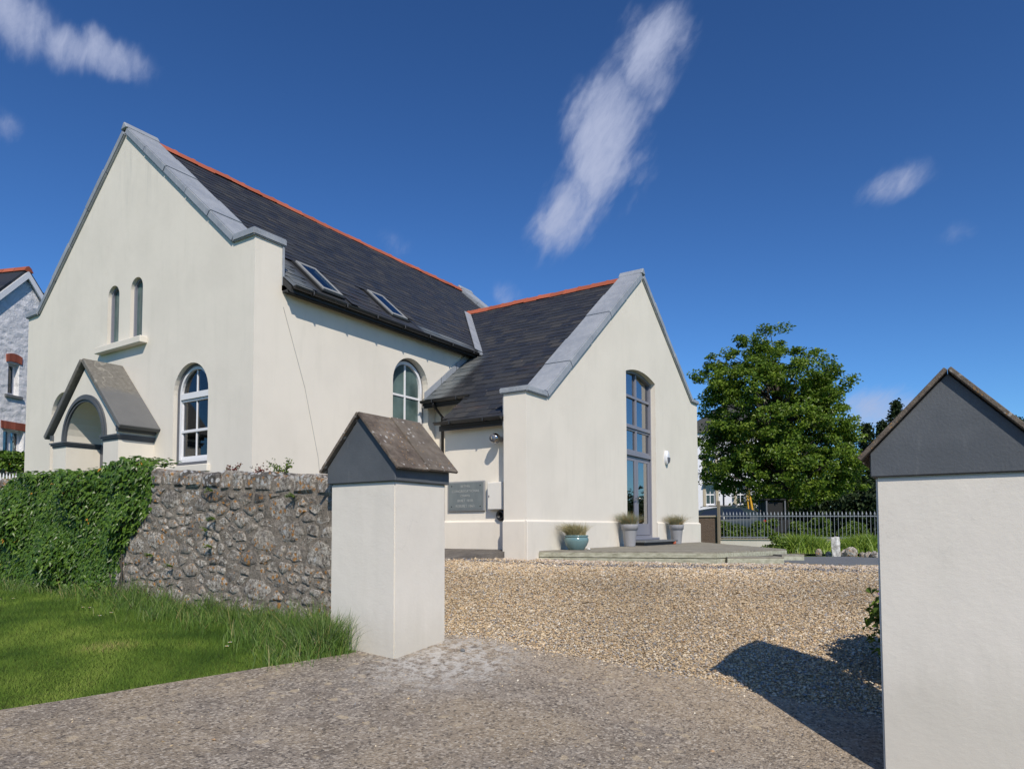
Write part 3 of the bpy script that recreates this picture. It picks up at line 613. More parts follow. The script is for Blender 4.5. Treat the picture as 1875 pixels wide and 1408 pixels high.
MB().tube([(8.20, Y0 - .006, 5.72), (8.72, Y0 - .006, 4.3), (9.06, Y0 - .006, 3.0), (9.3, Y0 - .006, 1.2)], .007, 6).build('cable_shadow_line', CABLESHADOW, house)  # thin tube drawn in place of an overhead cable's cast shadow
MB().box((X0 + .588, X0 + .63), (Y0 - .02, Y0 + .3), (6.12, 6.85)).build('lead_flashing', LEAD, house)
# --- main roof
SH = .878; hall_z = lambda y: 10.20 - SH * (YM - y)
EX = lambda u, v, w: (w, u, v)
main_roof = keep(MB().prism([(10.12, hall_z(10.12) - .14), (10.12, hall_z(10.12) - .02), (YM, 10.18), (2 * YM - 10.12, hall_z(10.12) - .02), (2 * YM - 10.12, hall_z(10.12) - .14), (YM, 10.02)], EX, X0 + .59, XE - .59).build('main_roof', FASCIA, house))
SWG = .765; wing_z = lambda x: 8.35 - SWG * (WXM - x)
wing_roof = keep(MB().add([(12.15, 7.46, wing_z(12.15) - .02), (WXM, 7.46, 8.33), (WXM, 12.66, 8.33), (14.1, 10.3, wing_z(14.1) - .02), (12.15, 10.36, wing_z(12.15) - .02)] + [(12.15, 7.46, wing_z(12.15) - .12), (WXM, 7.46, 8.23), (WXM, 12.66, 8.23), (14.1, 10.3, wing_z(14.1) - .12), (12.15, 10.36, wing_z(12.15) - .12)],
    [(0, 1, 2, 3, 4), (9, 8, 7, 6, 5)] + [(i, (i + 1) % 5, 5 + (i + 1) % 5, 5 + i) for i in range(5)])
    .add([(x, y, wing_z(x) - d) for d in (.02, .12) for x, y in ((11.2, 7.46), (12.15, 7.46), (12.15, 9.06), (11.2, 9.06))], [(0, 1, 2, 3), (7, 6, 5, 4), (0, 1, 5, 4), (1, 2, 6, 5), (2, 3, 7, 6), (3, 0, 4, 7)])
    .add([(WXM, 7.46, 8.33), (21.9, 7.46, 8.33 - .69 * 4.81), (21.9, 13, 8.33 - .69 * 4.81), (WXM, 13, 8.33)] + [(WXM, 7.46, 8.21), (21.9, 7.46, 8.21 - .69 * 4.81), (21.9, 13, 8.21 - .69 * 4.81), (WXM, 13, 8.21)], [(0, 1, 2, 3), (7, 6, 5, 4), (0, 1, 5, 4), (1, 2, 6, 5), (2, 3, 7, 6), (3, 0, 4, 7)])
    .build('wing_roof', FASCIA, house))
def slates():
    wdt, ln, th = .289, .465, .005; base = []
    for s, z0, z1 in (('t', .018, .002), ('b', .018 - th, .002 - th)):
        base += [(-wdt / 2, 0, z0), (wdt / 2, 0, z0), (wdt / 2, ln, z1), (-wdt / 2, ln, z1)]
    base = np.array(base); quads = np.array([(0, 1, 2, 3), (7, 6, 5, 4), (0, 4, 5, 1), (1, 5, 6, 2), (3, 2, 6, 7), (0, 3, 7, 4)])
    me = bpy.data.meshes.new('slate'); me.from_pydata([tuple(v) for v in base], [], [tuple(q) for q in quads]); me.materials.append(SLATE)
    items = []
    gauge = .225; wpitch = .293
    a = Vector((0, 1, SH)).normalized(); b = Vector((1, 0, 0)); n = b.cross(a)      # hall slope
    L = (YM - 10.08) * math.hypot(1, SH); rows = int(L / gauge)
    sky1, sky2 = (8.98, 9.78, 10.22, 11.30), (11.03, 11.78, 10.26, 11.30)
    for i in range(rows):
        s = i * gauge; y = 10.06 + s * a.y; z = hall_z(y)
        for j in range(45):
            x = X0 + .74 + (j + .5 * (i % 2)) * wpitch
            if x > XE - .7: continue
            if any(k[0] - .10 < x < k[1] + .10 and k[2] - .12 < y + .08 < k[3] + .02 for k in (sky1, sky2)): continue
            if x > 13.9 and wing_z(min(x, WXM)) > z + .25: continue
            items.append((Vector((x, y, z)), b, a, n, main_roof))
    for side in (0,):
        a = Vector((1, 0, SWG)).normalized(); b = Vector((0, -1, 0)); n = b.cross(a)
        L = (WXM - 11.12) * math.hypot(1, SWG)
        for i in range(int(L / gauge)):
            s = i * gauge; x = 11.10 + s * a.x; z = wing_z(x)
            for j in range(22):
                y = 7.61 + (j + .5 * (i % 2)) * wpitch
                if x < 12.02 and y > 8.98: continue
                if y > 10.25 and hall_z(y) > z + .10: continue
                if y > 10.25 and x < 13.8: continue
                items.append((Vector((x, y, z)), b, a, n, wing_roof))
    items.sort(key=lambda t: (t[0] - Vector((0, 0, CAM_Z))).length)
    for k, (p, b, a, n, par) in enumerate(items[:300]):
        m = Matrix((b, a, n)).transposed().to_4x4() @ Matrix.Rotation(random.gauss(0, .006), 4, 'Z') @ Matrix.Rotation(random.gauss(0, .006), 4, 'X')
        m.translation = p + n * random.uniform(-.001, .0025) + a * random.gauss(0, .004)
        o = bpy.data.objects.new('slate', me); COL.objects.link(o); o.parent = par; o.matrix_basis = m
    for par in (main_roof, wing_roof):
        V = []; R = []
        rest = [t for t in items[300:] if t[4] is par]
        for (p, b, a, n, _) in rest:
            M3 = np.array((b, a, n)); dz = random.uniform(-.001, .0025); t = random.gauss(0, .006)
            q = base.copy(); q[:, 0] += q[:, 1] * t; q[:, 2] += dz; V.append(q @ M3 + np.array(p)); R.append(np.full(8, random.random()))
        k = len(rest)
        tag(fastmesh('slates', np.concatenate(V), (quads[None] + 8 * np.arange(k)[:, None, None]).reshape(-1, 4), SLATE, par, {'rnd': np.concatenate(R)}), kind='stuff')
slates()
def ridge():
    V = []; prof = [(-.145, -.115), (-.085, -.028), (-.035, .030), (0, .045), (.035, .030), (.085, -.028), (.145, -.115)]
    for x, k in ((0, 1.0), (.385, 1.0), (.39, 1.13), (.45, 1.13)):
        V += [(x, y * k, z * k + (.006 if k > 1 else 0)) for y, z in prof]
    Fc = [(r * 7 + i, r * 7 + i + 1, (r + 1) * 7 + i + 1, (r + 1) * 7 + i) for r in range(3) for i in range(6)] + [tuple(range(7)), tuple(range(21, 28))]
    me = bpy.data.meshes.new('ridge_tile'); me.from_pydata(V, [], Fc); me.materials.append(TERRA)
    def put(p, rz, par):
        o = bpy.data.objects.new('ridge_tile', me); COL.objects.link(o); o.parent = par
        o.location = p; o.rotation_euler = (random.gauss(0, .012), random.gauss(0, .012), rz)
    n = 25; s = (XE - .66 - X0 - .66) / n
    for i in range(n): put((X0 + .66 + i * s, YM, 10.25 + random.gauss(0, .006) - .03 * math.sin(math.pi * i / n)), 0, main_roof)
    n = 12; s = (12.72 - 7.5) / n
    for i in range(n): put((WXM, 7.5 + i * s, 8.40 + random.gauss(0, .005)), R_(90), wing_roof)
ridge()
# lead at the abutment and in the valley
def strip(name, pts, wv, th, mat=LEAD):
    m = MB()
    for p, q in zip(pts[:-1], pts[1:]):
        p, q = Vector(p), Vector(q); d = (q - p); m.obox((p + q) / 2, d * .51, Vector(wv) / 2, d.cross(Vector(wv)).normalized() * th / 2)
    return m.build(name, mat, house)
vy = lambda x: YM - (10.20 - wing_z(x)) / SH
strip('valley_lead', [(x - .09, vy(x) - .02, hall_z(vy(x)) + .05) for x in (14.15, 15.0, 16.0, 16.95)], (-.26, .06, .052), .02)
MB().obox((14.08, 10.10, hall_z(10.1) + .02), (.14, 0, .02), (0, .12, .06), (0, 0, .02)).build('valley_apron', LEAD, house)
strip('step_flashing', [(x, Y0 - .03, wing_z(x) + .10) for x in (12.2, 12.8, 13.4, 14.05)], (0, 0, .16), .02)
# gutters, fascias, downpipes
MB().box((X0 + .60, 14.1), (10.215, 10.24), (5.965, 6.115)).build('fascia', FASCIA, house)
MB().box((X0 + .60, 14.1), (10.24, 10.366), (5.985, 6.02)).build('soffit', FASCIA, house)
def gutter(a, b):
    m = MB(); a, b = Vector(a), Vector(b); t = (b - a).normalized(); s = Vector((t.y, -t.x, 0)); V = []; n = 7
    for p in (a, b):
        for r in (.062, .055):
            V += [p + s * r * math.cos(math.pi * (1 + k / (n - 1))) + Vector((0, 0, r * math.sin(math.pi * (1 + k / (n - 1))))) for k in range(n)]
    Fc = [(k, k + 1, 2 * n + k + 1, 2 * n + k) for k in range(n - 1)] + [(n + k, 3 * n + k, 3 * n + k + 1, n + k + 1) for k in range(n - 1)]
    Fc += [(0, 2 * n, 3 * n, n), (n - 1, 2 * n - 1, 4 * n - 1, 3 * n - 1), tuple(range(n)), tuple(range(2 * n, 3 * n))]
    g = mk('gutter', V + [], Fc, BLACK, house); k = int((b - a).length / .95) + 1
    for i in range(k):
        p = a + (b - a) * ((i + .5) / k); MB().obox(p - Vector((0, 0, .032)), t * .014, s * .07, Vector((0, 0, .045))).build('gutter_bracket', BLACK, g, bevel=.01)
    return g
gutter((X0 + .62, 10.065, 6.07), (14.12, 10.065, 6.05))
gutter((12.09, 10.35, wing_z(12.15) - .01), (12.09, 8.95, wing_z(12.15) - .01))
gutter((11.13, 9.16, wing_z(11.2) - .01), (11.13, 7.47, wing_z(11.2) - .02))
MB().box((12.20, 12.225), (9.15, 10.36), (wing_z(12.2) - .20, wing_z(12.2) - .09)).build('fascia', FASCIA, house)
MB().box((11.255, 11.28), (7.46, 9.14), (wing_z(11.2) - .18, wing_z(11.2) - .07)).build('fascia', FASCIA, house)
MB().tube([(12.09, 10.0, wing_z(12.15) - .05), (12.09, 10.0, wing_z(12.15) - .12), (12.50, 10.05, wing_z(12.15) - .35), (12.52, 10.05, 1.1)], .038, 10).build('downpipe', BLACK, house, smooth=True)
MB().tube([(13.95, 10.08, 6.02), (13.95, 10.08, 5.90), (13.80, 10.15, 5.72)], .036, 10).build('downpipe_shoe', BLACK, house, smooth=True)
# skylights on the main roof
def skylight(x0, x1, y0, y1):
    a = Vector((0, 1, SH)).normalized(); n = Vector((1, 0, 0)).cross(a); c = Vector(((x0 + x1) / 2, (y0 + y1) / 2, hall_z((y0 + y1) / 2))); hl = (y1 - y0) / 2 * math.hypot(1, SH); hw = (x1 - x0) / 2; b = Vector((1, 0, 0))
    s = keep(MB().obox(c + n * .016, b * (hw + .04), a * (hl + .05), n * .016).build('skylight', FASCIA, house))
    t = .04
    for q, ha, hb in ((c + a * (hl - t), b * hw, a * t), (c - a * (hl - t), b * hw, a * t), (c + b * (hw - .03), b * .03, a * (hl - 2 * t)), (c - b * (hw - .03), b * .03, a * (hl - 2 * t))):
        MB().obox(q + n * .045, ha, hb, n * .02).build('sash_frame', SANDSTONE if 0 else PLAQUETRIM, s, bevel=.006)
    MB().obox(c + n * .052, b * (hw - .06), a * (hl - 2 * t), n * .006).build('pane', GLASS, s)
    MB().obox(c + n * .036, b * (hw - .06), a * (hl - 2 * t), n * .003).build('blind', CURTAIN, s)
skylight(9.12, 9.64, 10.36, 11.2); skylight(11.14, 11.64, 10.40, 11.2)
# --- porch
def porch():
    hw, top, fx = 1.32, 4.92, 6.877; P = (YM, .76, .4, 3.45, .76)
    fn = lambda u, v, w: (fx + w, u, v); a = arch(*P)
    front = keep(wallpanel('porch', [(YM - hw, .4), (YM - hw, 3.62), (YM, top), (YM + hw, 3.62), (YM + hw, .4)] + a[::-1], [], fn, X0 - fx + .02, STUCCO, house))
    ra = [(YM + r * math.sin(t), 3.45 + r * math.cos(t)) for r, ts in ((.90, np.linspace(-math.pi / 2, math.pi / 2, 25)), (.762, np.linspace(math.pi / 2, -math.pi / 2, 25))) for t in ts]
    n = 25; V = []; Fc = []
    for d, r0, r1 in ((-.035, .90, .85), (-.055, .85, .80), (-.03, .80, .755)):       # stepped moulding
        o = len(V)
        for t in np.linspace(-math.pi / 2, math.pi / 2, n):
            for r, w in ((r0, d), (r1, d), (r0, .01), (r1, .01)): V.append(fn(YM + r * math.sin(t), 3.45 + r * math.cos(t), w))
        for i in range(n - 1):
            p, q = o + 4 * i, o + 4 * i + 4; Fc += [(p, q, q + 1, p + 1), (p, p + 2, q + 2, q), (p + 1, q + 1, q + 3, p + 3)]
        Fc += [(o, o + 1, o + 3, o + 2), (o + 4 * n - 4, o + 4 * n - 2, o + 4 * n - 1, o + 4 * n - 3)]
    mk('arch_moulding', V, Fc, GREY, front)
    for s in (-1, 1):
        yo, yi = YM + s * (hw + .045), YM + s * .70
        m = MB()
        for k, (dz0, dz1, e) in enumerate(((3.345, 3.385, .0), (3.385, 3.42, .025), (3.42, 3.45, .045))):
            y = sorted((YM + s * (hw + .01 + e), YM + s * (.75 - e)))
            m.box((fx - .015 - e, X0 + (0 if 1 else 0) - .002), y, (dz0, dz1))
        m.build('string_course', GREY, front)
        d = Vector((0, s * 1.50, -1.50 * .985)).normalized(); nn = Vector((0, s * -d.z, abs(d.y)))
        L = 1.50 * math.hypot(1, .985); c = Vector(((fx - .10 + X0) / 2, YM, top + .10)) + d * (L / 2)
        MB().obox(c + nn * .04, Vector(((X0 - fx + .10) / 2, 0, 0)), d * (L / 2 + (.0)), nn * .048).build('roof_slab', PORCHTOP, front, bevel=.012)
        MB().obox((X0 / 2 + fx / 2 - .02, YM + s * (hw + .02), 3.56), (X0 / 2 - fx / 2 + .02, 0, 0), (0, .05, 0), (0, 0, .055)).build('eaves_band', GREY, front)
    dr = MB().box((X0 - .02, X0 + .015), (YM - .755, YM + .755), (.6, 3.44)).build('porch_door', DARKFRAME, front); keep(dr)
    for s in (-.38, .38):
        for z in (1.3, 2.2): MB().box((X0 - .04, X0 - .018), (YM + s - .25, YM + s + .25), (z, z + .75)).build('door_panel', DARKFRAME, dr, bevel=.01)
def _porchtop(nt, b):
    p = pos(nt); z = sepxyz(nt, p)[2]; n = noise(nt, p, 3, 6, .65); f = noise(nt, p, 16, 5, .7)
    bare = sstep(nt, mth(nt, 'ADD', z, mth(nt, 'MULTIPLY', n, .9)), 4.75, 4.95)
    c = mixc(nt, bare, mixc(nt, n, (.105, .106, .106), (.15, .15, .147)), ramp(nt, f, [(.3, (.105, .097, .082)), (.7, (.20, .188, .165))]))
    cr = mth(nt, 'SUBTRACT', 1, sstep(nt, mth(nt, 'ABSOLUTE', mth(nt, 'SUBTRACT', noise(nt, p, 1.1, 3, .6), .5)), .004, .012))
    c = mixc(nt, mth(nt, 'MULTIPLY', cr, mth(nt, 'MULTIPLY', bare, .35)), c, (.42, .39, .33))
    setin(nt, b, color=c, rough=.85, normal=bump(nt, f, .4, .02))
PORCHTOP = material('stained_porch_slab', _porchtop)
porch()
# --- wing walls
DO = (17.0, 1.0, 1.36, 5.60, 3.2)
wsh, wsr, wa = 4.26, 5.57, 8.30
wing = keep(wallpanel('wing_gable_wall', [(WX1, .6), (WX1, wsh), (11.99, wsh), (WXM, wa), (21.0, wsr), (WX2, wsr), (WX2, .6)], [arch(*DO)], WGA, .522, STUCCO, house))
wn = lambda d, s: (-s * d, math.sqrt(1 - d * d))
dl = (wa - wsh) / math.hypot(wa - wsh, WXM - 11.99); dr_ = (wa - wsr) / math.hypot(wa - wsr, 21.0 - WXM)
rake('coping_panel', (11.99, wsh), (WXM, wa), wn(dl, 1), WGA, -.06, .60, 5, thick=.17)
rake('coping_panel', (21.0, wsr), (WXM, wa), wn(dr_, -1), WGA, -.06, .60, 5, thick=.17)
MB().prism([(WXM - .14, wa + .11), (WXM - .02, wa + .27), (WXM + .02, wa + .27), (WXM + .14, wa + .11)], WGA, -.075, .615).build('apex_cap', LEAD, house, bevel=.015)
MB().prism([(WX1 - .05, wsh + .003), (11.97, wsh + .003), (11.93, wsh + .12), (WX1 - .05, wsh + .12)], WGA, -.064, .60).build('shoulder_cap', LEAD, house, bevel=.02, seg=2)
MB().prism([(WX2 + .05, wsr + .003), (21.02, wsr + .003), (21.06, wsr + .12), (WX2 + .05, wsr + .12)], WGA, -.064, .60).build('shoulder_cap', LEAD, house, bevel=.02, seg=2)
MB().box((WX1 + .01, WX1 + .05), (7.457, 7.48), (3.60, 4.25)).build('lead_flashing', LEAD, house)
PXZ = lambda u, v, w: (u, w, v)
MB().box((GX, GX + .3), (7.457, 9.15), (.6, 3.80)).build('plaque_wall', STUCCO, house)
MB().prism([(GX + .3, .6), (GX + .3, wing_z(GX + .3) - .13), (12.9, wing_z(12.9) - .13), (12.9, .6)], PXZ, 8.95, 9.149).build('return_wall', STUCCO, house)
MB().box((12.62, 12.9), (9.15, 10.366), (.6, 4.55)).build('recess_wall', STUCCO, house)
MB().box((WX2 - .3, WX2), (7.457, 13.0), (.6, 4.95)).build('wing_side_wall', STUCCO, house)
MB().box((XE, WX2), (12.7, 13.0), (.6, 5.3)).build('wing_rear_wall', STUCCO, house)
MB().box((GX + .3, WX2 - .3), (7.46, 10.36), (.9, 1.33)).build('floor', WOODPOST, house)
def plinth(fn, a, b):
    MB().prism([(-.05, .6), (-.05, 1.745), (-.002, 1.785), (-.002, .6)], fn, a, b).build('plinth', STUCCO, house, bevel=.006)
plinth(lambda d, v, w: (w, YW + d, v), WX1 - .05, 16.0); plinth(lambda d, v, w: (w, YW + d, v), 18.0, WX2 + .05)
plinth(lambda d, v, w: (WX1 + d, w, v), YW, 7.456); plinth(lambda d, v, w: (GX + d, w, v), 7.457, 9.15)
# tall glazed door and window of the wing
DS = .13
dw = keep(ring('glazed_screen', DO, inset(*DO, .07, .06), WGA, DS, DS + .12, GREYFRAME, house)); D1 = inset(*DO, .07, .06); u, h, v0, vs, r = D1
bar(WGA, u - h, u + h, 3.50, 3.60, DS - .02, DS + .115, GREYFRAME, dw, 'transom'); bar(WGA, u - h, u + h, 4.22, 4.31, DS - .005, DS + .115, GREYFRAME, dw, 'transom')
bar(WGA, u - h, u + h, 5.02, 5.09, DS + .02, DS + .11, GREYFRAME, dw)
for a, b in ((3.60, 4.22), (4.31, 5.02), (5.09, 6.0)):
    q = clip(clip(arch(*D1), 0, -1, -a), 0, 1, b); top = max(p[1] for p in q)
    bar(WGA, u - .045, u + .045, a, top - .005, DS + .022, DS + .112, GREYFRAME, dw, 'mullion')
for a, b in ((3.60, 3.66), (4.16, 4.22)): bar(WGA, u - h, u + h, a, b, DS + .03, DS + .105, GREYFRAME, dw, 'casement_rail')
panes(D1, [u - h, u, u + h], [3.63, 4.25, 5.055, 9], WGA, DS + .07, DOORGLASS, dw)
for s in (-1, 1):
    u0, u1 = sorted((u + s * .006, u + s * (h - .004))); z0, z1 = v0 + .01, 3.495
    m = MB()
    for q in (((u0, z0), (u1, z0), (u1, z0 + .30), (u0, z0 + .30)), ((u0, z1 - .12), (u1, z1 - .12), (u1, z1), (u0, z1)), ((u0, z0 + .30), (u0 + .12, z0 + .30), (u0 + .12, z1 - .12), (u0, z1 - .12)), ((u1 - .12, z0 + .30), (u1, z0 + .30), (u1, z1 - .12), (u1 - .12, z1 - .12))): m.prism(q, WGA, DS + .035, DS + .09)
    d = keep(m.build('door_leaf', GREYFRAME, dw)); MB().prism([(u0 + .12, z0 + .30), (u1 - .12, z0 + .30), (u1 - .12, z1 - .12), (u0 + .12, z1 - .12)], WGA, DS + .055, DS + .063).build('pane', DOORGLASS, d)
    if s > 0:
        hx = u + .07; MB().tube([WGA(hx, 2.40, DS + .03), WGA(hx, 2.40, DS - .03), WGA(hx + .13, 2.39, DS - .03)], .012, 8).build('door_handle', CHROME, d, smooth=True)
        MB().prism([(hx - .022, 2.27), (hx + .022, 2.27), (hx + .022, 2.46), (hx - .022, 2.46)], WGA, DS + .026, DS + .036).build('lock_plate', CHROME, d)
    else:
        hx = u - .07; MB().tube([WGA(hx, 2.40, DS + .03), WGA(hx, 2.40, DS - .03), WGA(hx - .13, 2.39, DS - .03)], .012, 8).build('door_handle', CHROME, d, smooth=True)
MB().box((16.0, 18.05), (YW - .06, YW + .24), (1.30, 1.362)).build('threshold', GREYFRAME, house, bevel=.01)
MB().box((16.02, 18.25), (YW - .42, YW + .0), (1.155, 1.245)).build('door_step', FASCIA, house); MB().box((15.98, 18.32), (YW - .48, YW - .002), (1.245, 1.30)).build('step_tread', PAVING, house, bevel=.012)
MB().box((12.95, WX2 - .32), (9.9, 9.98), (1.33, 4.7)).build('darkening_partition', ROOMSHADE, house); MB().box((X0 + 3.2, X0 + 3.3), (Y0 + .46, Y1 - .46), (1.06, 5.9)).build('darkening_partition', ROOMSHADE, house)  # dark partitions added to keep the rooms dim behind the panes
# curtain folds and an added dark partition seen through the doors
m = MB(); pts = [(16.10 + .035 * i, .05 * (i % 2)) for i in range(9)]; m.prism(pts + [(16.38, .09), (16.10, .09)], lambda a, b, q: (a, YW + .62 + b, q), 1.36, 3.5); m.build('curtain', CURTAIN, house)
# ------------------------------------------------------------------ fittings on the chapel
pq = empty('stone_plaque', (GX, 8.565, 1.965), 0, 'grey slate inscription plaque on the wing wall beside the meter box', 'plaque')
MB().box((GX - .045, GX - .001), (8.08, 9.05), (1.965, 2.60)).build('border', PLAQUETRIM, pq, bevel=.018)
MB().box((GX - .052, GX - .044), (8.125, 9.005), (2.005, 2.565)).build('tablet', PLAQUE, pq)
for txt, z, sz in (('BETHEL', 2.468, .068), ('CONGREGATIONAL', 2.365, .074), ('CHAPEL', 2.270, .066), ('BUILT 1818.', 2.165, .076), ('REBUILT 1863.', 2.055, .076)):
    cu = bpy.data.curves.new('lettering', 'FONT'); cu.body = txt; cu.size = sz; cu.align_x = 'CENTER'; cu.extrude = .002; cu.space_character = 1.08; cu.materials.append(LETTER)
    tmp = bpy.data.objects.new('lettering', cu); COL.objects.link(tmp); bpy.context.view_layer.update(); me = bpy.data.meshes.new_from_object(tmp.evaluated_get(bpy.context.evaluated_depsgraph_get())); bpy.data.objects.remove(tmp)
    o = bpy.data.objects.new('lettering', me); COL.objects.link(o); o.parent = pq; o.matrix_parent_inverse = PINV[pq.name]
    o.matrix_basis = Matrix(((0, 0, -1, GX - .055), (-1, 0, 0, 8.565), (0, 1, 0, z), (0, 0, 0, 1)))
for y in (8.19, 8.93):
    for z in (2.07, 2.50): MB().lathe([(0, -.006), (.012, -.004), (.014, 0)], (GX - .052, y, z), 10, 'X').build('fixing_bolt', DARKHOLE, pq)
mb = empty('meter_box', (GX, 7.80, 1.985), 0, 'cream utility meter box fixed in the corner beside the plaque', 'meter box')
MB().box((GX - .13, GX - .001), (7.58, 7.955), (1.985, 2.545)).build('case', BOXPAINT, mb, bevel=.01); MB().box((GX - .14, GX - .129), (7.60, 7.94), (2.0, 2.53)).build('door', BOXPAINT, mb, bevel=.004); MB().box((GX - .147, GX - .139), (7.90, 7.92), (2.24, 2.28)).build('latch', DARKFRAME, mb)
vp = empty('vent_terminal', (GX, 7.66, 1.885), 0, 'black round vent terminal below the cream meter box', 'vent')
MB().lathe([(.105, 0), (.105, -.10), (.085, -.115), (.055, -.10), (.055, -.02), (0, -.02)], (GX - .001, 7.66, 1.875), 24, 'X').build('collar', BLACK, vp, smooth=True); MB().lathe([(0, 0), (.05, 0), (.05, .01), (0, .01)], (GX - .05, 7.66, 1.875), 16, 'X').build('baffle', DARKHOLE, vp)
gl = empty('flue_terminal', (GX, 7.70, 3.41), 0, 'polished steel globe flue terminal high on the wing wall', 'flue')
MB().lathe([(.055, 0), (.055, -.16)], (GX, 7.70, 3.41), 16, 'X').build('pipe', METAL, gl, smooth=True)
MB().lathe([(.108 * math.sin(math.pi * i / 12), .108 * math.cos(math.pi * i / 12)) for i in range(13)], (GX - .215, 7.70, 3.41), 20, 'X').build('globe', METAL, gl, smooth=True)
MB().lathe([(0, -.004), (.075, 0), (.078, .012)], (GX - .315, 7.70, 3.41), 20, 'X').build('cap', DARKFRAME, gl, smooth=True)
wl = empty('bulkhead_light', (18.74, YW, 3.62), 0, 'oval white bulkhead lamp on the gable beside the glazed doors', 'wall light')
def oval(k, d): return [(18.74 + .12 * k * math.cos(2 * math.pi * i / 24), 3.62 + .20 * k * math.sin(2 * math.pi * i / 24)) for i in range(24)]
def loft(rings, fn, name, mat, par):
    n = len(rings[0][0]); V = [fn(u, v, w) for l, w in rings for u, v in l]; Fc = [(i * n + k, i * n + (k + 1) % n, (i + 1) * n + (k + 1) % n, (i + 1) * n + k) for i in range(len(rings) - 1) for k in range(n)] + [tuple(range((len(rings) - 1) * n, len(rings) * n)), tuple(range(n))]
    return mk(name, V, Fc, mat, par, smooth=False)
loft([(oval(1, 0), -.001), (oval(1, 0), -.06), (oval(.9, 0), -.085), (oval(.6, 0), -.105)], WGA, 'body', LAMPGLASS, wl)
half = [p for p in oval(.8, 0) if p[1] <= 3.625]; MB().prism(half, WGA, -.112, -.086).build('louvre', DARKFRAME, wl)

# ------------------------------------------------------------------ gate pillars
def pillar(x0, y0, zb, zs, za, label, nslab):
    """shaft from zb to zs with near-left corner (x0,y0); ridge along X at height za"""
    dx, dy = .742, .845; x1, ya, yb = x0 + dx, min(y0, y0 + dy), max(y0, y0 + dy); ym = (ya + yb) / 2
    t = empty('gate_pillar', (x0 + dx / 2, ym, zb), 0, label, 'gate pillar', 'gate pillars of the drive')
    m = MB().box((x0, x1), (ya, yb), (zb - .3, zs)).build('shaft', PILLAR, t, bevel=.012, seg=2)
    e = .028; ze = zs + .155; rise = za - .045 - ze
    MB().prism([(ya - e, zs + .002), (ya - e, ze), (ym, za - .05), (yb + e, ze), (yb + e, zs + .002)], lambda u, v, w: (w, u, v), x0 - e, x1 + e).build('cap_block', GREY, t, bevel=.006)
    sl = (za - .05 - ze) / (ym - ya + e)
    for s in (-1, 1):
        d = Vector((0, s, -sl)).normalized(); n = Vector((0, s * sl, 1)).normalized(); L = (ym - ya + e) * math.hypot(1, sl) + .085
        xa, xb = x0 - e - .045, x1 + e + .045; cuts = np.linspace(xa, xb, nslab + 1)
        for i in range(nslab):
            up_ = .002 + .010 * (i % 2) + random.uniform(0, .004); c = Vector(((cuts[i] + cuts[i + 1]) / 2, ym, za - .045)) + d * (L / 2 - .01) + n * (.016 + up_)
            MB().obox(c, Vector(((cuts[i + 1] - cuts[i]) / 2 - .002, 0, 0)), d * (L / 2 + random.uniform(-.008, .008)), n * .014).build('cap_slab', SLAB, t, bevel=.004)
    return t
pillar(4.70, 4.335, .38, 2.045, 2.735, 'white gate pillar with gabled stone cap at the end of the rubble wall', 2)
pillar(5.125, .446 - .845, -.08, 1.935, 2.625, 'white gate pillar with grey gabled cap casting its shadow on the gravel', 2)
# ------------------------------------------------------------------ rubble boundary wall
def wtop(y): return 2.14 + .066 * (y - 5.2) if y < 9.5 else 2.424 + .012 * (y - 9.5)
WXF = 4.87
def stone_mesh(poly, fn, depth, bulge):
    n = len(poly); cx = sum(p[0] for p in poly) / n; cy = sum(p[1] for p in poly) / n; V = []
    V += [fn(u, v, depth) for u, v in poly]
    V += [fn(u + (cx - u) * .03, v + (cy - v) * .03, .004 + random.uniform(-.004, .004)) for u, v in poly]
    V += [fn(cx + (u - cx) * random.uniform(.58, .80), cy + (v - cy) * random.uniform(.58, .80), -bulge + random.uniform(-.005, .005)) for u, v in poly]
    V.append(fn(cx + random.uniform(-.02, .02), cy + random.uniform(-.02, .02), -bulge + random.uniform(-.012, .008)))
    Fc = []
    for i in range(n):
        j = (i + 1) % n; Fc += [(i, j, n + j, n + i), (n + i, n + j, 2 * n + j, 2 * n + i), (2 * n + i, 2 * n + j, 3 * n)]
    return V, Fc
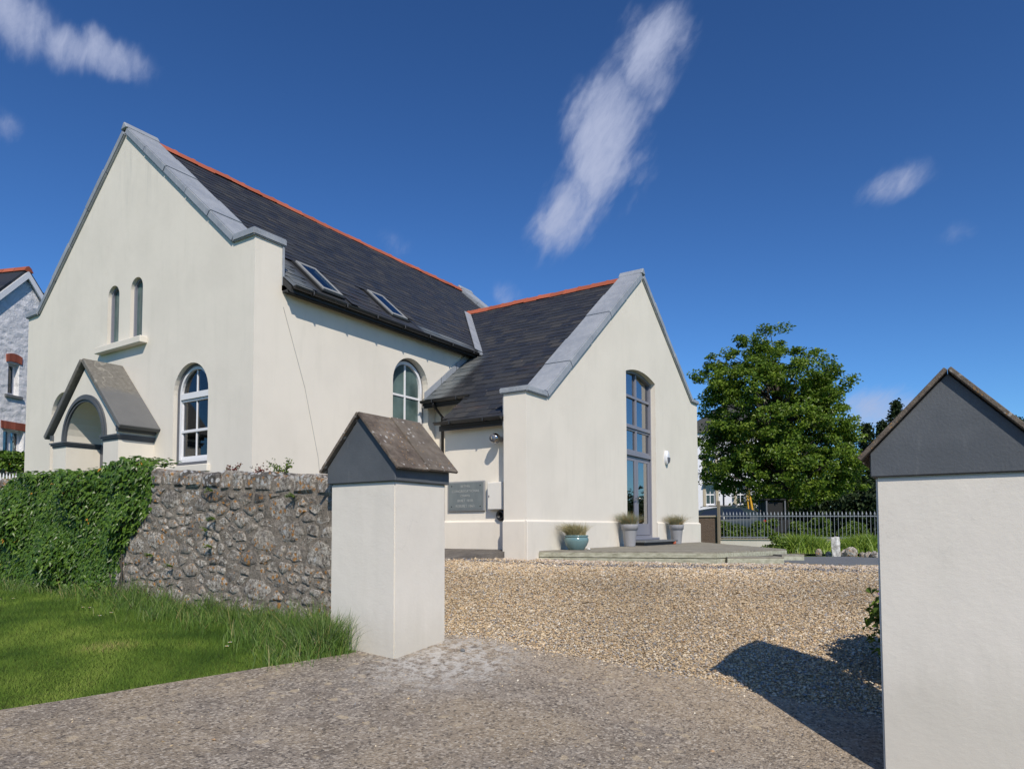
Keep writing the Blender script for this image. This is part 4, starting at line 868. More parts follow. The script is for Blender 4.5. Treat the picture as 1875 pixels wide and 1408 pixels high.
def rubble_wall():
    w = empty('rubble_wall', (5.08, 9, .6), 0, 'lichened grey rubble stone garden wall running from the gate pillar', 'wall')
    zb = lambda y: g1(WXF, y) - .12
    ys = np.arange(5.19, 14.6, .15); zs = np.linspace(0, 1, 13); V = []; ny, nz = len(ys), len(zs)
    for y in ys:
        for k in zs:
            z = zb(y) + (wtop(y) - .075 - zb(y)) * k; V.append((WXF - .004 + .010 * math.sin(y * 9 + z * 7) * math.sin(z * 13 - y * 5), y, z))
    Fc = [(i * nz + j, (i + 1) * nz + j, (i + 1) * nz + j + 1, i * nz + j + 1) for i in range(ny - 1) for j in range(nz - 1)]
    b = len(V); V += [(5.30, y, z) for y in ys for z in (wtop(y) - .075, .3)]
    Fc += [(i * nz + nz - 1, (i + 1) * nz + nz - 1, b + 2 * i + 2, b + 2 * i) for i in range(ny - 1)] + [(b + 2 * i, b + 2 * i + 2, b + 2 * i + 3, b + 2 * i + 1) for i in range(ny - 1)]
    mk('mortar_core', V, Fc, MORTAR, w)
    FN = lambda u, v, q: (WXF + q, u, v)
    # random rubble: cells round scattered centres, squat, some large
    S = []; lo, hi, top0 = 5.19, 10.45, lambda y: wtop(y) - .215
    tries = 0
    while tries < 9000:
        tries += 1; y = random.uniform(lo, hi); z = random.uniform(zb(y), top0(y)); r = random.choice((.045, .052, .062, .075, .095, .13, .15)) if tries < 5000 else .045
        if all(((y - q[0]) / 1.75) ** 2 + (z - q[1]) ** 2 > (r + q[2]) ** 2 * .80 for q in S): S.append((y, z, r))
    for k, (y, z, r) in enumerate(S):
        poly = [(y - .5, z - .4), (y + .5, z - .4), (y + .5, z + .4), (y - .5, z + .4)]; poly = clip(clip(poly, -1, 0, -lo), 1, 0, hi); poly = clip(poly, 0, -1, -zb(y) + .0); poly = clip(poly, -.066, 1, top0(y) - .066 * y)
        for m, (y2, z2, r2) in enumerate(S):
            if m == k or abs(y2 - y) > 1.0 or abs(z2 - z) > .8: continue
            ky = 1 / 1.75 ** 2; dy, dz = (y2 - y), (z2 - z); a_, b_ = 2 * dy * ky, 2 * dz     # power-diagram bisector
            cc = (y2 * y2 - y * y) * ky + (z2 * z2 - z * z) - (r2 * r2 - r * r)
            poly = clip(poly, a_, b_, cc)
            if len(poly) < 3: break
        if len(poly) < 3: continue
        cy_ = sum(p[0] for p in poly) / len(poly); cz_ = sum(p[1] for p in poly) / len(poly); q = []
        for i_ in range(len(poly)):
            p1, p2 = poly[i_], poly[(i_ + 1) % len(poly)]
            for t_ in (0, .5): q.append((p1[0] + (p2[0] - p1[0]) * t_, p1[1] + (p2[1] - p1[1]) * t_)) if (t_ == 0 or math.dist(p1, p2) > .07) else None
        g = random.uniform(.003, .007); q2 = []
        for u_, v_ in q:
            L0 = math.hypot(u_ - cy_, v_ - cz_) or 1; s0 = max(.3, (L0 - g - random.uniform(0, .009)) / L0); q2.append((cy_ + (u_ - cy_) * s0, cz_ + (v_ - cz_) * s0))
        V, Fc = stone_mesh(q2, FN, .06, random.uniform(.006, .022)); mk('stone', V, Fc, RUBBLE, w, smooth=random.random() < .5)
    y = 5.19
    while y < 13.0:     # upright coping stones
        wd = random.uniform(.20, .40); z0, z1 = wtop(y + wd / 2) - .205, wtop(y + wd / 2) + random.uniform(-.03, .025); g = .028; dd = random.uniform(-.02, .012)
        bm = bmesh.new(); bmesh.ops.create_cube(bm, size=1)
        for v in bm.verts: v.co = Vector(((4.842 + dd + 5.325) / 2 + v.co.x * (.483 - dd), y + wd / 2 + v.co.y * (wd - g), (z0 + z1) / 2 + v.co.z * (z1 - z0))) + Vector((random.uniform(-.02, .02), random.uniform(-.012, .012), random.uniform(-.015, .015)))
        bmesh.ops.bevel(bm, geom=bm.edges[:], offset=.035, segments=1, affect='EDGES', clamp_overlap=True)
        me = bpy.data.meshes.new('coping_stone'); bm.to_mesh(me); bm.free(); link('coping_stone', me, RUBBLE, w); y += wd
rubble_wall()

# ------------------------------------------------------------------ scatter builders
def blades(name, P, H, Wd, lean, mat, parent=None, kind='stuff', segs=2, tint=None, wind=(0, 0)):
    """grass blades rooted at P (n,3): heights H, widths Wd, lean (n) as a fraction of height"""
    n = len(P); a = rng.uniform(0, 2 * np.pi, n); d = np.stack([np.cos(a), np.sin(a), 0 * a], -1); a2 = rng.uniform(0, 2 * np.pi, n); side = np.stack([np.cos(a2), np.sin(a2), 0 * a2], -1)
    d = d * lean[:, None] + np.array([wind[0], wind[1], 0])[None]; V = []; levels = np.linspace(0, 1, segs + 1)
    for t in levels:
        c = P + np.stack([0 * H, 0 * H, H * (t - .25 * np.minimum(lean, 1.2) * t * t)], -1) + d * (H * t ** 1.8)[:, None]
        if t < 1: V += [c - side * (Wd * (1 - t * .55) / 2)[:, None], c + side * (Wd * (1 - t * .55) / 2)[:, None]]
        else: V += [c]
    k = 2 * segs + 1; V = np.stack(V, 1).reshape(-1, 3); T = []
    for s in range(segs - 1): T += [(2 * s, 2 * s + 1, 2 * s + 3), (2 * s, 2 * s + 3, 2 * s + 2)]
    T += [(2 * segs - 2, 2 * segs - 1, 2 * segs)]
    T = (np.array(T)[None] + k * np.arange(n)[:, None, None]).reshape(-1, 3); r = rng.random(n) if tint is None else tint
    o = fastmesh(name, V, T, mat, parent, {'rnd': np.repeat(r, k)})
    if kind: o['kind'] = kind
    return o
def leaves(name, P, Nrm, size, mat, parent=None, kind='stuff', rnd=None, fold=.25, long=1.35):
    n = len(P); Nrm = Nrm / np.linalg.norm(Nrm, axis=1, keepdims=True); t = rng.normal(size=(n, 3)); t -= Nrm * (t * Nrm).sum(1, keepdims=True); t /= np.linalg.norm(t, axis=1, keepdims=True); b = np.cross(Nrm, t)
    s = (size * rng.uniform(.7, 1.25, n))[:, None]; f = Nrm * s * fold
    V = np.stack([P - t * s * long * .5, P + b * s * .45 + f - t * s * .08, P + t * s * long * .5 - f * .4, P - b * s * .45 + f - t * s * .08], 1).reshape(-1, 3)
    T = (np.array([(0, 1, 2), (0, 2, 3)])[None] + 4 * np.arange(n)[:, None, None]).reshape(-1, 3); r = rng.random(n) if rnd is None else rnd
    o = fastmesh(name, V, T, mat, parent, {'rnd': np.repeat(r, 4)})
    if kind: o['kind'] = kind
    return o
def unit(n):
    v = rng.normal(size=(n, 3)); return v / np.linalg.norm(v, axis=1, keepdims=True)
def pts_in(poly, n):
    A = np.array(poly); lo, hi = A.min(0), A.max(0); out = np.zeros((0, 2))
    while len(out) < n:
        q = rng.uniform(lo, hi, (n * 2, 2)); out = np.concatenate([out, q[inpoly(q, poly)]])
    return out[:n]
def dcam(P): return P[:, 0] * fw.x + P[:, 1] * fw.y
def in_view(P, m=.15):
    d = dcam(P); l = P[:, 0] * rt.x + P[:, 1] * rt.y
    return (d > .5) & (np.abs(l / np.maximum(d, .5)) < .7476 + m)

# --- lawn blades
def lawn_grass():
    zone = [(4.9, 4.8), (4.9, 14), (1, 14)] + [(-1, 6.9)] + LAWN_EDGE[2:]
    q = pts_in(zone, 420000); q = q[in_view(q, .2)]; d = dcam(q); q = q[rng.random(len(q)) < np.clip((6.3 / d) ** 2, .12, 1)]; n = len(q)
    P = np.c_[q, gz(q[:, 0], q[:, 1]) - .004]; patch = .5 + .5 * np.sin(q[:, 0] * 2.1 + 1.3 * np.sin(q[:, 1] * 1.7)) * np.sin(q[:, 1] * 1.9 + np.sin(q[:, 0] * 1.3))
    dry = np.exp(-(((q[:, 0] - 3.55) / .30) ** 2 + ((q[:, 1] - 6.9) / .42) ** 2)) * .75 + np.exp(-(((q[:, 0] - 3.9) / .16) ** 2 + ((q[:, 1] - 6.3) / .22) ** 2)) * .5
    patch2 = .5 + .5 * np.sin(q[:, 0] * 5.3 + 2 * np.sin(q[:, 1] * 2.7)) * np.sin(q[:, 1] * 4.4 + 1.7 * np.sin(q[:, 0] * 3.1)); tint = np.clip(rng.beta(2, 3, n) * .50 + .36 * (patch - .1) + .30 * (patch2 - .45) + dry * rng.random(n) * 1.1, 0, 1)
    H = rng.uniform(.020, .052, n) * (1.5 - .8 * patch + .3 * patch2) * np.clip(d[:n] if 0 else dcam(q) / 7, .9, 1.5)
    blades('lawn_grass', P, H, rng.uniform(.003, .0055, n) * np.clip(dcam(q) / 6, 1, 2), rng.uniform(.2, 1.0, n), GRASS, segs=1, tint=tint)['label'] = 'short mown green lawn grass'
lawn_grass()
# --- long grass along the wall foot
def long_grass():
    P = []; H = []
    for _ in range(400):
        y = 5.0 + abs(rng.normal(0, 1)) * 1.2 if rng.random() < .35 else rng.uniform(5.1, 12.6); x = WXF - abs(rng.normal(0, .14)) - .02
        h = (.10 + .34 * rng.random() ** 2) * (1.2 if y < 6 else 1) * (.75 if y > 9.6 else 1); k = int(rng.uniform(18, 40))
        c = np.c_[rng.normal(x, .045, k), rng.normal(y, .06, k)]; P.append(c); H.append(np.full(k, h) * rng.uniform(.45, 1.1, k))
    for cx, cy, n, h, s in ((4.52, 5.05, 900, .44, .11), (4.55, 5.30, 700, .36, .15), (4.38, 5.20, 650, .25, .16), (4.15, 5.16, 420, .16, .14), (4.45, 5.55, 500, .30, .18), (4.55, 6.1, 420, .28, .16), (4.5, 6.9, 380, .24, .18), (4.5, 7.7, 300, .24, .16), (4.5, 8.6, 320, .26, .16)):
        c = np.c_[rng.normal(cx, s, n), rng.normal(cy, s, n)]; P.append(c); H.append(h * rng.uniform(.4, 1.12, n))
    P = np.concatenate(P); H = np.concatenate(H); ok = (P[:, 0] < WXF - .005) & (P[:, 0] > 3.6); P, H = P[ok], H[ok]; n = len(P)
    blades('long_grass', np.c_[P, gz(P[:, 0], P[:, 1]) - .01], H, rng.uniform(.004, .009, n), rng.uniform(.1, .85, n), LONGGRASS, segs=4, wind=(-.06, -.16))['label'] = 'long unmown grass along the foot of the rubble wall'
long_grass()
def daisies():
    spots = ('in the ivy corner of the lawn', 'beside the ivy foot', 'among the ivy-side daisies', 'farthest up the lawn edge', 'at the near end of the ivy daisies', 'where the ivy meets the bare wall', 'below the bare rubble wall', 'beside its twin below the bare wall', 'near the long grass by the pillar', 'nearest the concrete apron', 'just off the ivy edge', 'at the outer end of the ivy daisies')
    for k, (x, y) in enumerate([(3.95, 11.2), (4.05, 10.9), (4.0, 11.05), (4.1, 11.3), (4.15, 10.75), (4.25, 8.9), (4.2, 8.3), (4.05, 8.25), (4.1, 5.9), (4.0, 5.8), (4.22, 9.0), (3.9, 11.5)]):
        z = g1(x, y); d = empty('daisy', (x, y, z), 0, 'small white daisy in the grass ' + spots[k], 'flower', 'daisies in the lawn')
        MB().tube([(x, y, z), (x - .005, y - .005, z + .06)], .0025, 5).build('stem', LONGGRASS, d); m = MB(); c = Vector((x - .005, y - .005, z + .062))
        for i in range(9):
            a = 2 * math.pi * i / 9; e = Vector((math.cos(a), math.sin(a), .25)) * .022; s = Vector((-math.sin(a), math.cos(a), 0)) * .006; m.add([c, c + e * .6 + s, c + e, c + e * .6 - s], [(0, 1, 2, 3)])
        m.build('petals', PETAL, d); MB().lathe([(.008, 0), (.006, .005), (0, .007)], c, 8).build('centre', YELLOW, d)
daisies()
# --- ivy over the far length of the wall
def ivy():
    t = empty('ivy', (4.9, 11, .6), 0, 'dense glossy green ivy smothering the rubble wall by the lawn', 'ivy')
    def top(y): return np.interp(y, [8.3, 8.6, 8.75, 9.2, 9.6, 9.9, 10.4, 11.3, 12.3, 12.7, 13.2, 13.8], [2.2, 2.36, 2.44, 2.52, 2.48, 2.40, 2.40, 2.42, 2.44, 2.38, 2.20, 2.1])
    def redge(z): return np.interp(z, [.6, .8, 1.1, 1.5, 1.9, 2.3, 2.55], [9.75, 9.6, 9.45, 9.15, 8.70, 8.66, 8.85])
    n = 15500; y = rng.uniform(8.4, 14.2, n); z = .62 + (top(y) + .03 - .62) * rng.random(n) ** .9
    ok = y > redge(z) + rng.normal(0, .05, n); y, z = y[ok], z[ok]; n = len(y)
    bul = .05 + .24 * (.5 + .5 * np.sin(y * 3.3 + z * 2.1)) * (.5 + .5 * np.sin(z * 4.7 - y * 2.0)) + .10 * np.exp(-((y - 9.3) / .5) ** 2 - ((z - 2.3) / .3) ** 2)
    bul *= np.clip((y - redge(z)) / .25, .25, 1); x = WXF - bul * rng.uniform(.35, 1.05, n)
    ms = (rng.random(n) < .22) & (y > 8.85); nt_ = top(y); z = np.where(ms & (z > 1.9), nt_ + rng.uniform(-.03, .09, n), z); x = np.where(ms & (z > nt_ - .06), rng.uniform(4.8, 5.35, n), x)
    N = np.c_[-np.ones(n), rng.normal(-.25, .5, n), rng.normal(.55, .45, n)]; N[ms & (z > nt_ - .06)] += np.array([.8, 0, 1.2])
    # five-pointed leaves
    N /= np.linalg.norm(N, axis=1, keepdims=True); dn = np.tile([0, 0, -1.0], (n, 1)) + rng.normal(0, .45, (n, 3)); dn -= N * (dn * N).sum(1, keepdims=True); dn /= np.linalg.norm(dn, axis=1, keepdims=True); b = np.cross(N, dn)
    s = (rng.uniform(.026, .066, n))[:, None]; P = np.c_[x, y, z]; shp = [(-.45, 0), (-.55, .45), (.05, .95), (.12, .42), (1.25, 0), (.12, -.42), (.05, -.95), (-.55, -.45)]
    V = np.stack([P + N * s * .18] + [P + dn * s * a + b * s * c * .85 - N * s * .12 * abs(c) for a, c in shp], 1).reshape(-1, 3)
    T = (np.array([(0, i, i % 8 + 1) for i in range(1, 9)])[None] + 9 * np.arange(n)[:, None, None]).reshape(-1, 3)
    dep = np.clip((WXF - x) / .25, 0, 1); r = np.clip(rng.beta(2, 2, n) * .97, 0, .98); r[rng.random(n) < .0025] = 1.0
    o = fastmesh('foliage', V, T, IVY, t, {'rnd': np.repeat(r, 9)}); o['kind'] = 'stuff'
    m = MB()
    for k in range(16):
        yy = random.uniform(8.9, 13); zz = .6; pts = []
        for i in range(8): pts.append((WXF - .03, yy, zz)); yy += random.uniform(-.12, .12); zz += .22
        m.tube(pts, [.012 - .001 * i for i in range(8)], 5)
    m.build('stems', BARK, t)
ivy()
def wall_weed(x, y, z, mat, label, n, h, spread, flower=False):
    t = empty('wall_weed', (x, y, z), 0, label, 'weed'); m = MB(); P = []
    for i in range(n):
        a = random.uniform(0, 6.28); e = Vector((math.cos(a) * spread * random.random(), math.sin(a) * spread * random.random(), h * random.uniform(.5, 1.0))); b = Vector((x, y, z))
        m.tube([b, b + e * .5 + Vector((0, 0, .02)), b + e], [.003, .002, .001], 4)
        for k in range(14): P.append(b + e * random.uniform(.25, 1.05) + Vector([random.gauss(0, .014) for _ in range(3)]))
    m.build('stems', BARK, t); P = np.array(P); leaves('foliage', P, unit(len(P)) + [0, 0, .5], .022, mat, t)
wall_weed(5.0, 7.25, 2.26, REDLEAF, 'red-leaved sprig growing from the coping of the rubble wall', 7, .14, .14)
wall_weed(5.05, 6.35, 2.20, SHRUB, 'green leafy sprig on the wall top nearest the gate pillar', 12, .22, .20)
wall_weed(5.05, 6.75, 2.22, REDLEAF, 'wispy reddish sprig on the wall top beside the green one', 6, .16, .16)
def fern(y, z, k):
    t = empty('wall_fern', (WXF - .02, y, z), 0, ('bushy green fern just below the wall coping', 'small green fern high on the rubble wall', 'green fern a hand below the high one', 'long green fern low on the rubble wall', 'tiny green fern in the middle of the wall', 'small green fern beside the ivy edge', 'green fern under the coping nearest the pillar')[k], 'fern', 'ferns in the wall joints'); P = []
    for i in range(8):
        a = random.uniform(-1.4, 1.4); d = Vector((-.6, math.sin(a), .7 * math.cos(a) - .2)).normalized() * random.uniform(.05, .10)
        for s in range(10): P.append(Vector((WXF - .03, y, z)) + d * (s / 10) + Vector((-.02 * s / 10, random.gauss(0, .004), -.02 * (s / 10) ** 2)))
    P = np.array(P); leaves('fronds', P, np.tile([-1, 0, .6], (len(P), 1)) + rng.normal(0, .3, (len(P), 3)), .018, SHRUB, t)
for k, (y, z) in enumerate([(7.35, 2.06), (7.3, 1.73), (7.45, 1.60), (8.15, 1.15), (7.35, 1.40), (8.6, 1.28), (5.9, 1.95)]): fern(y, z, k)

# ------------------------------------------------------------------ gravel
def gravel():
    q = pts_in(GRAVEL, 430000); q = q[in_view(q, .12)]; d = dcam(q); q = q[rng.random(len(q)) < np.clip((7.2 / d) ** 1.6, .3, 1)]
    ok = ~((q[:, 0] < 5.5) & (q[:, 1] > 4.3)); q = q[ok]
    # stones kicked onto the concrete
    e = np.array(GRAVEL_EDGE); i = rng.integers(0, len(e) - 1, 900); t = rng.random(900)[:, None]; k = e[i] * (1 - t) + e[i + 1] * t; k[:, 0] -= rng.exponential(.10, 900); 
    s = pts_in([(2.2, 5.2), (4.6, 4.5), (5.8, 3.6), (6.0, .8), (4.6, .6), (3, 1.5)], 420); lz = np.concatenate([k, s]); lz = lz[~((lz[:, 0] > 4.65) & (lz[:, 1] > 4.3))]
    n0 = len(q); q = np.concatenate([q, lz]); n = len(q); d = dcam(q)
    sz = rng.gamma(6, .00145, n).clip(.004, .019) * np.clip(d / 8, 1, 1.45); sz[n0:] *= .75
    oct_ = np.array([(1, 0, 0), (0, 1, 0), (-1, 0, 0), (0, -1, 0), (0, 0, 1), (0, 0, -1)], float); tri = np.array([(0, 1, 4), (1, 2, 4), (2, 3, 4), (3, 0, 4), (1, 0, 5), (2, 1, 5), (3, 2, 5), (0, 3, 5)])
    V = np.repeat(oct_[None], n, 0) * rng.uniform(.62, 1.25, (n, 6, 1)) + rng.normal(0, .14, (n, 6, 3)); V *= np.stack([rng.uniform(.8, 1.3, n), rng.uniform(.8, 1.3, n), rng.uniform(.45, .8, n)], -1)[:, None]
    a = rng.uniform(0, 6.28, n); c, s_ = np.cos(a), np.sin(a); X = V[..., 0] * c[:, None] - V[..., 1] * s_[:, None]; Y = V[..., 0] * s_[:, None] + V[..., 1] * c[:, None]
    tl = rng.normal(0, .35, n)[:, None]; Z = V[..., 2] + X * tl; V = np.stack([X, Y, Z], -1) * sz[:, None, None]
    z = gz(q[:, 0], q[:, 1]) + .006 + sz * .25 + rng.uniform(0, .010, n); z[n0:] = gz(q[n0:, 0], q[n0:, 1]) + .022 + sz[n0:] * .4
    V += np.c_[q, z][:, None]
    pal = np.array([(.47, .35, .205), (.52, .405, .26), (.42, .305, .175), (.55, .465, .345), (.36, .275, .185), (.31, .29, .27), (.215, .21, .21), (.46, .30, .17), (.60, .54, .44)]); pr = np.array([.22, .23, .12, .14, .08, .07, .04, .04, .06])
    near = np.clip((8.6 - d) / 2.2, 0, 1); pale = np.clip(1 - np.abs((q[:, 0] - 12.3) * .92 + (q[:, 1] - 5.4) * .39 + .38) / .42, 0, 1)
    idx = rng.choice(len(pal), n, p=pr); gidx = rng.choice([5, 6, 4, 3], n); idx = np.where(rng.random(n) < near * .30, gidx, idx)
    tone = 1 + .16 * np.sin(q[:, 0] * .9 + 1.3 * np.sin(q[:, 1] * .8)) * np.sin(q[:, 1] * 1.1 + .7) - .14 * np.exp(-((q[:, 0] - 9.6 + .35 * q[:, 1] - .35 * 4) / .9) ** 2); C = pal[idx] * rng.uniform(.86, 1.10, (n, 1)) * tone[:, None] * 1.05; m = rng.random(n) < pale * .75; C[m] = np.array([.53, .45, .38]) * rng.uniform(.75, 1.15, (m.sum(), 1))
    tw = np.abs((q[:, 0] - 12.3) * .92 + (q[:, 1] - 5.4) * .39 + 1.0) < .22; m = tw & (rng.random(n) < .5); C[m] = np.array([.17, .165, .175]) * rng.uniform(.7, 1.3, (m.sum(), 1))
    T = (tri[None] + 6 * np.arange(n)[:, None, None]).reshape(-1, 3)
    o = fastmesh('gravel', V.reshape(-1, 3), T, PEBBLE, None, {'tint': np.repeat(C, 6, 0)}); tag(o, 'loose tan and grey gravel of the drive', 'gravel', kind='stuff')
gravel()

# ------------------------------------------------------------------ timber deck and its steps
DZ = 1.172; DK = [(11.56, YW - .06), (12.54, 3.70), (14.90, 2.96), (19.6, 5.72), (21.5, YW - .06)]
def deck():
    t = empty('timber_deck', (15, 5.4, .95), 0, 'low weathered grey-green timber deck in front of the glazed doors', 'deck')
    p0, p1 = Vector(DK[0]), Vector(DK[1]); v = (p1 - p0).normalized(); nrm = Vector((-v.y, v.x));
    if nrm.dot(Vector(DK[2]) - p0) < 0: nrm = -nrm
    mx = max(nrm.dot(Vector(q) - p0) for q in DK); k = 0; wd = .145
    while k * wd < mx - .02:
        c0, c1 = k * wd + .005, min((k + 1) * wd - .005, mx); poly = [tuple(q) for q in DK]
        poly = clip(poly, -nrm.x, -nrm.y, -(c0 + nrm.dot(p0))); poly = clip(poly, nrm.x, nrm.y, c1 + nrm.dot(p0)) if len(poly) > 2 else []
        if len(poly) > 2: dz = random.uniform(-.002, .002); MB().prism(poly, lambda a, b, q: (a, b, q), DZ - .028 + dz, DZ + dz).build('deck_board', DECK, t)
        k += 1
    for a, b in ((DK[0], DK[1]), (DK[1], DK[2]), (DK[2], DK[3])):
        a, b = Vector(a), Vector(b); d = (b - a); L = d.length; d.normalize(); o = Vector((d.y, -d.x)); 
        if o.dot(Vector((15, 5.4)) - a) > 0: o = -o
        for z0, z1 in ((1.055, DZ - .03), (.88, 1.043)):
            m = MB().obox(((a.x + b.x) / 2 - o.x * .005, (a.y + b.y) / 2 - o.y * .005, (z0 + z1) / 2), (d.x * L / 2, d.y * L / 2, 0), (o.x * .02, o.y * .02, 0), (0, 0, (z1 - z0) / 2)); m.build('fascia_board', FASCIABOARD, t, bevel=.006)
    for s, off in enumerate((.5, 1.6, 2.7)):
        q = p0 + nrm * off * 2; MB().obox((13.2 + off, 5.2, 1.07), (v.x * .9, v.y * .9, 0), (nrm.x * .03, nrm.y * .03, 0), (0, 0, .07)).build('joist', DECK, t)
deck()
def step_block(a, b, dep, z0, z1, label):
    t = empty('deck_step', (a[0], a[1], z0), 0, label, 'step'); a, b = Vector(a), Vector(b); d = b - a; L = d.length; d.normalize(); o = Vector((fw.x, fw.y)); o = (o - d * o.dot(d)).normalized()
    for k in range(2):
        c = (a + b) / 2 + o * (dep * (.25 + .5 * k)); MB().obox((c.x, c.y, z1 - .015), (d.x * L / 2, d.y * L / 2, 0), (o.x * dep * .245, o.y * dep * .245, 0), (0, 0, .015)).build('tread_board', DECK, t, bevel=.004)
    c = (a + b) / 2 + o * .02; MB().obox((c.x, c.y, (z0 + z1 - .03) / 2), (d.x * L / 2, d.y * L / 2, 0), (o.x * .02, o.y * .02, 0), (0, 0, (z1 - .03 - z0) / 2)).build('riser_board', FASCIABOARD, t, bevel=.006)
    for s in (-1, 1):
        c = (a + b) / 2 + d * s * (L / 2 - .02) + o * dep / 2; MB().obox((c.x, c.y, (z0 + z1 - .03) / 2), (d.x * .0195, d.y * .0195, 0), (o.x * (dep / 2 - .045), o.y * (dep / 2 - .045), 0), (0, 0, (z1 - .032 - z0) / 2)).build('end_board', DECK, t)
step_block((12.72, 3.55), (13.30, 2.68), .42, .86, 1.075, 'boxed timber step standing against the front of the deck')
step_block((14.05, 2.87), (14.36, 2.52), .35, .93, 1.085, 'short timber step at the far corner of the deck')

# ------------------------------------------------------------------ pots on the deck
def tuft(par, c, rad, n, h, mat, lean=(.3, 1.1), wind=(0, 0)):
    a = rng.uniform(0, 6.28, n); r = rad * np.sqrt(rng.random(n)); P = np.c_[c[0] + r * np.cos(a), c[1] + r * np.sin(a), np.full(n, c[2])]
    blades('grass_tuft', P, h * rng.uniform(.5, 1.1, n), np.full(n, .006), rng.uniform(*lean, n), mat, par, kind='stuff', segs=3, wind=wind)
def tall_pot(x, y, label):
    t = empty('tall_pot', (x, y, DZ), 0, label, 'plant pot', 'tall grey pots flanking the glazed doors')
    MB().lathe([(0, 0), (.128, 0), (.132, .01), (.175, .40), (.178, .405)], (x, y, DZ + .002), 32).build('pot', POTGREY, t, smooth=True)
    MB().lathe([(.176, .398), (.196, .400), (.210, .52), (.208, .53), (.188, .53), (.180, .48)], (x, y, DZ + .002), 32).build('rim', POTGREY, t, smooth=True)
    MB().lathe([(0, .47), (.186, .47)], (x, y, DZ + .002), 20).build('soil', SOIL, t); tuft(t, (x, y, DZ + .47), .17, 1200, .42, FESCUE, (.25, 1.35), (-.12, .1))
tall_pot(15.35, 6.60, 'tall tapered grey pot of fescue on the glazed-pot side of the doors'); tall_pot(18.62, 6.60, 'tall tapered grey pot of fescue under the bulkhead lamp')
t = empty('glazed_pot', (12.45, 6.52, DZ), 0, 'round blue-green glazed pot of dry grass on the deck edge', 'plant pot')
MB().lathe([(0, 0), (.155, 0), (.165, .012), (.215, .09), (.248, .17), (.250, .215), (.235, .255), (.222, .265)], (12.45, 6.52, DZ + .002), 36).build('pot', GLAZE, t, smooth=True)
MB().lathe([(.222, .262), (.243, .266), (.247, .283), (.238, .298), (.215, .298), (.210, .25)], (12.45, 6.52, DZ + .002), 36).build('rim', GLAZE, t, smooth=True)
MB().lathe([(0, .25), (.216, .25)], (12.45, 6.52, DZ), 20).build('soil', SOIL, t); tuft(t, (12.45, 6.52, DZ + .25), .19, 1500, .37, STRAW, (.35, 1.25), (-.25, .22))
def pebble_thing(name, x, y, z, r, mat, label, cat, group=None, sq=(1, 1, .7)):
    bm = bmesh.new(); bmesh.ops.create_icosphere(bm, subdivisions=2, radius=r)
    for v in bm.verts: k = 1 + .16 * math.sin(v.co.x / r * 2.3 + x * 9) + .12 * math.sin(v.co.y / r * 3.1 + y * 7) ; v.co = Vector((v.co.x * sq[0] * k, v.co.y * sq[1] * k, v.co.z * sq[2] * k))
    me = bpy.data.meshes.new(name); bm.to_mesh(me); bm.free(); o = link(name, me, mat, None, (x, y, z + r * sq[2] * .8)); o.rotation_euler.z = random.uniform(0, 6.28); return tag(o, label, cat, group)
pebble_thing('deck_pebble', 12.62, 6.33, DZ, .035, PETAL, 'white pebble on the deck beside the glazed pot', 'pebble', sq=(1, 1, .5))
pebble_thing('terracotta_ball', 18.15, 6.50, DZ, .062, TERRA, 'small terracotta ball on the deck beside a tall pot', 'ornament', sq=(1, 1, 1))
pebble_thing('drive_cobble', 5.27, 3.98, g1(5.27, 3.98) + .02, .024, PAVING, 'single dark cobble lying at the foot of the gate pillar', 'pebble')
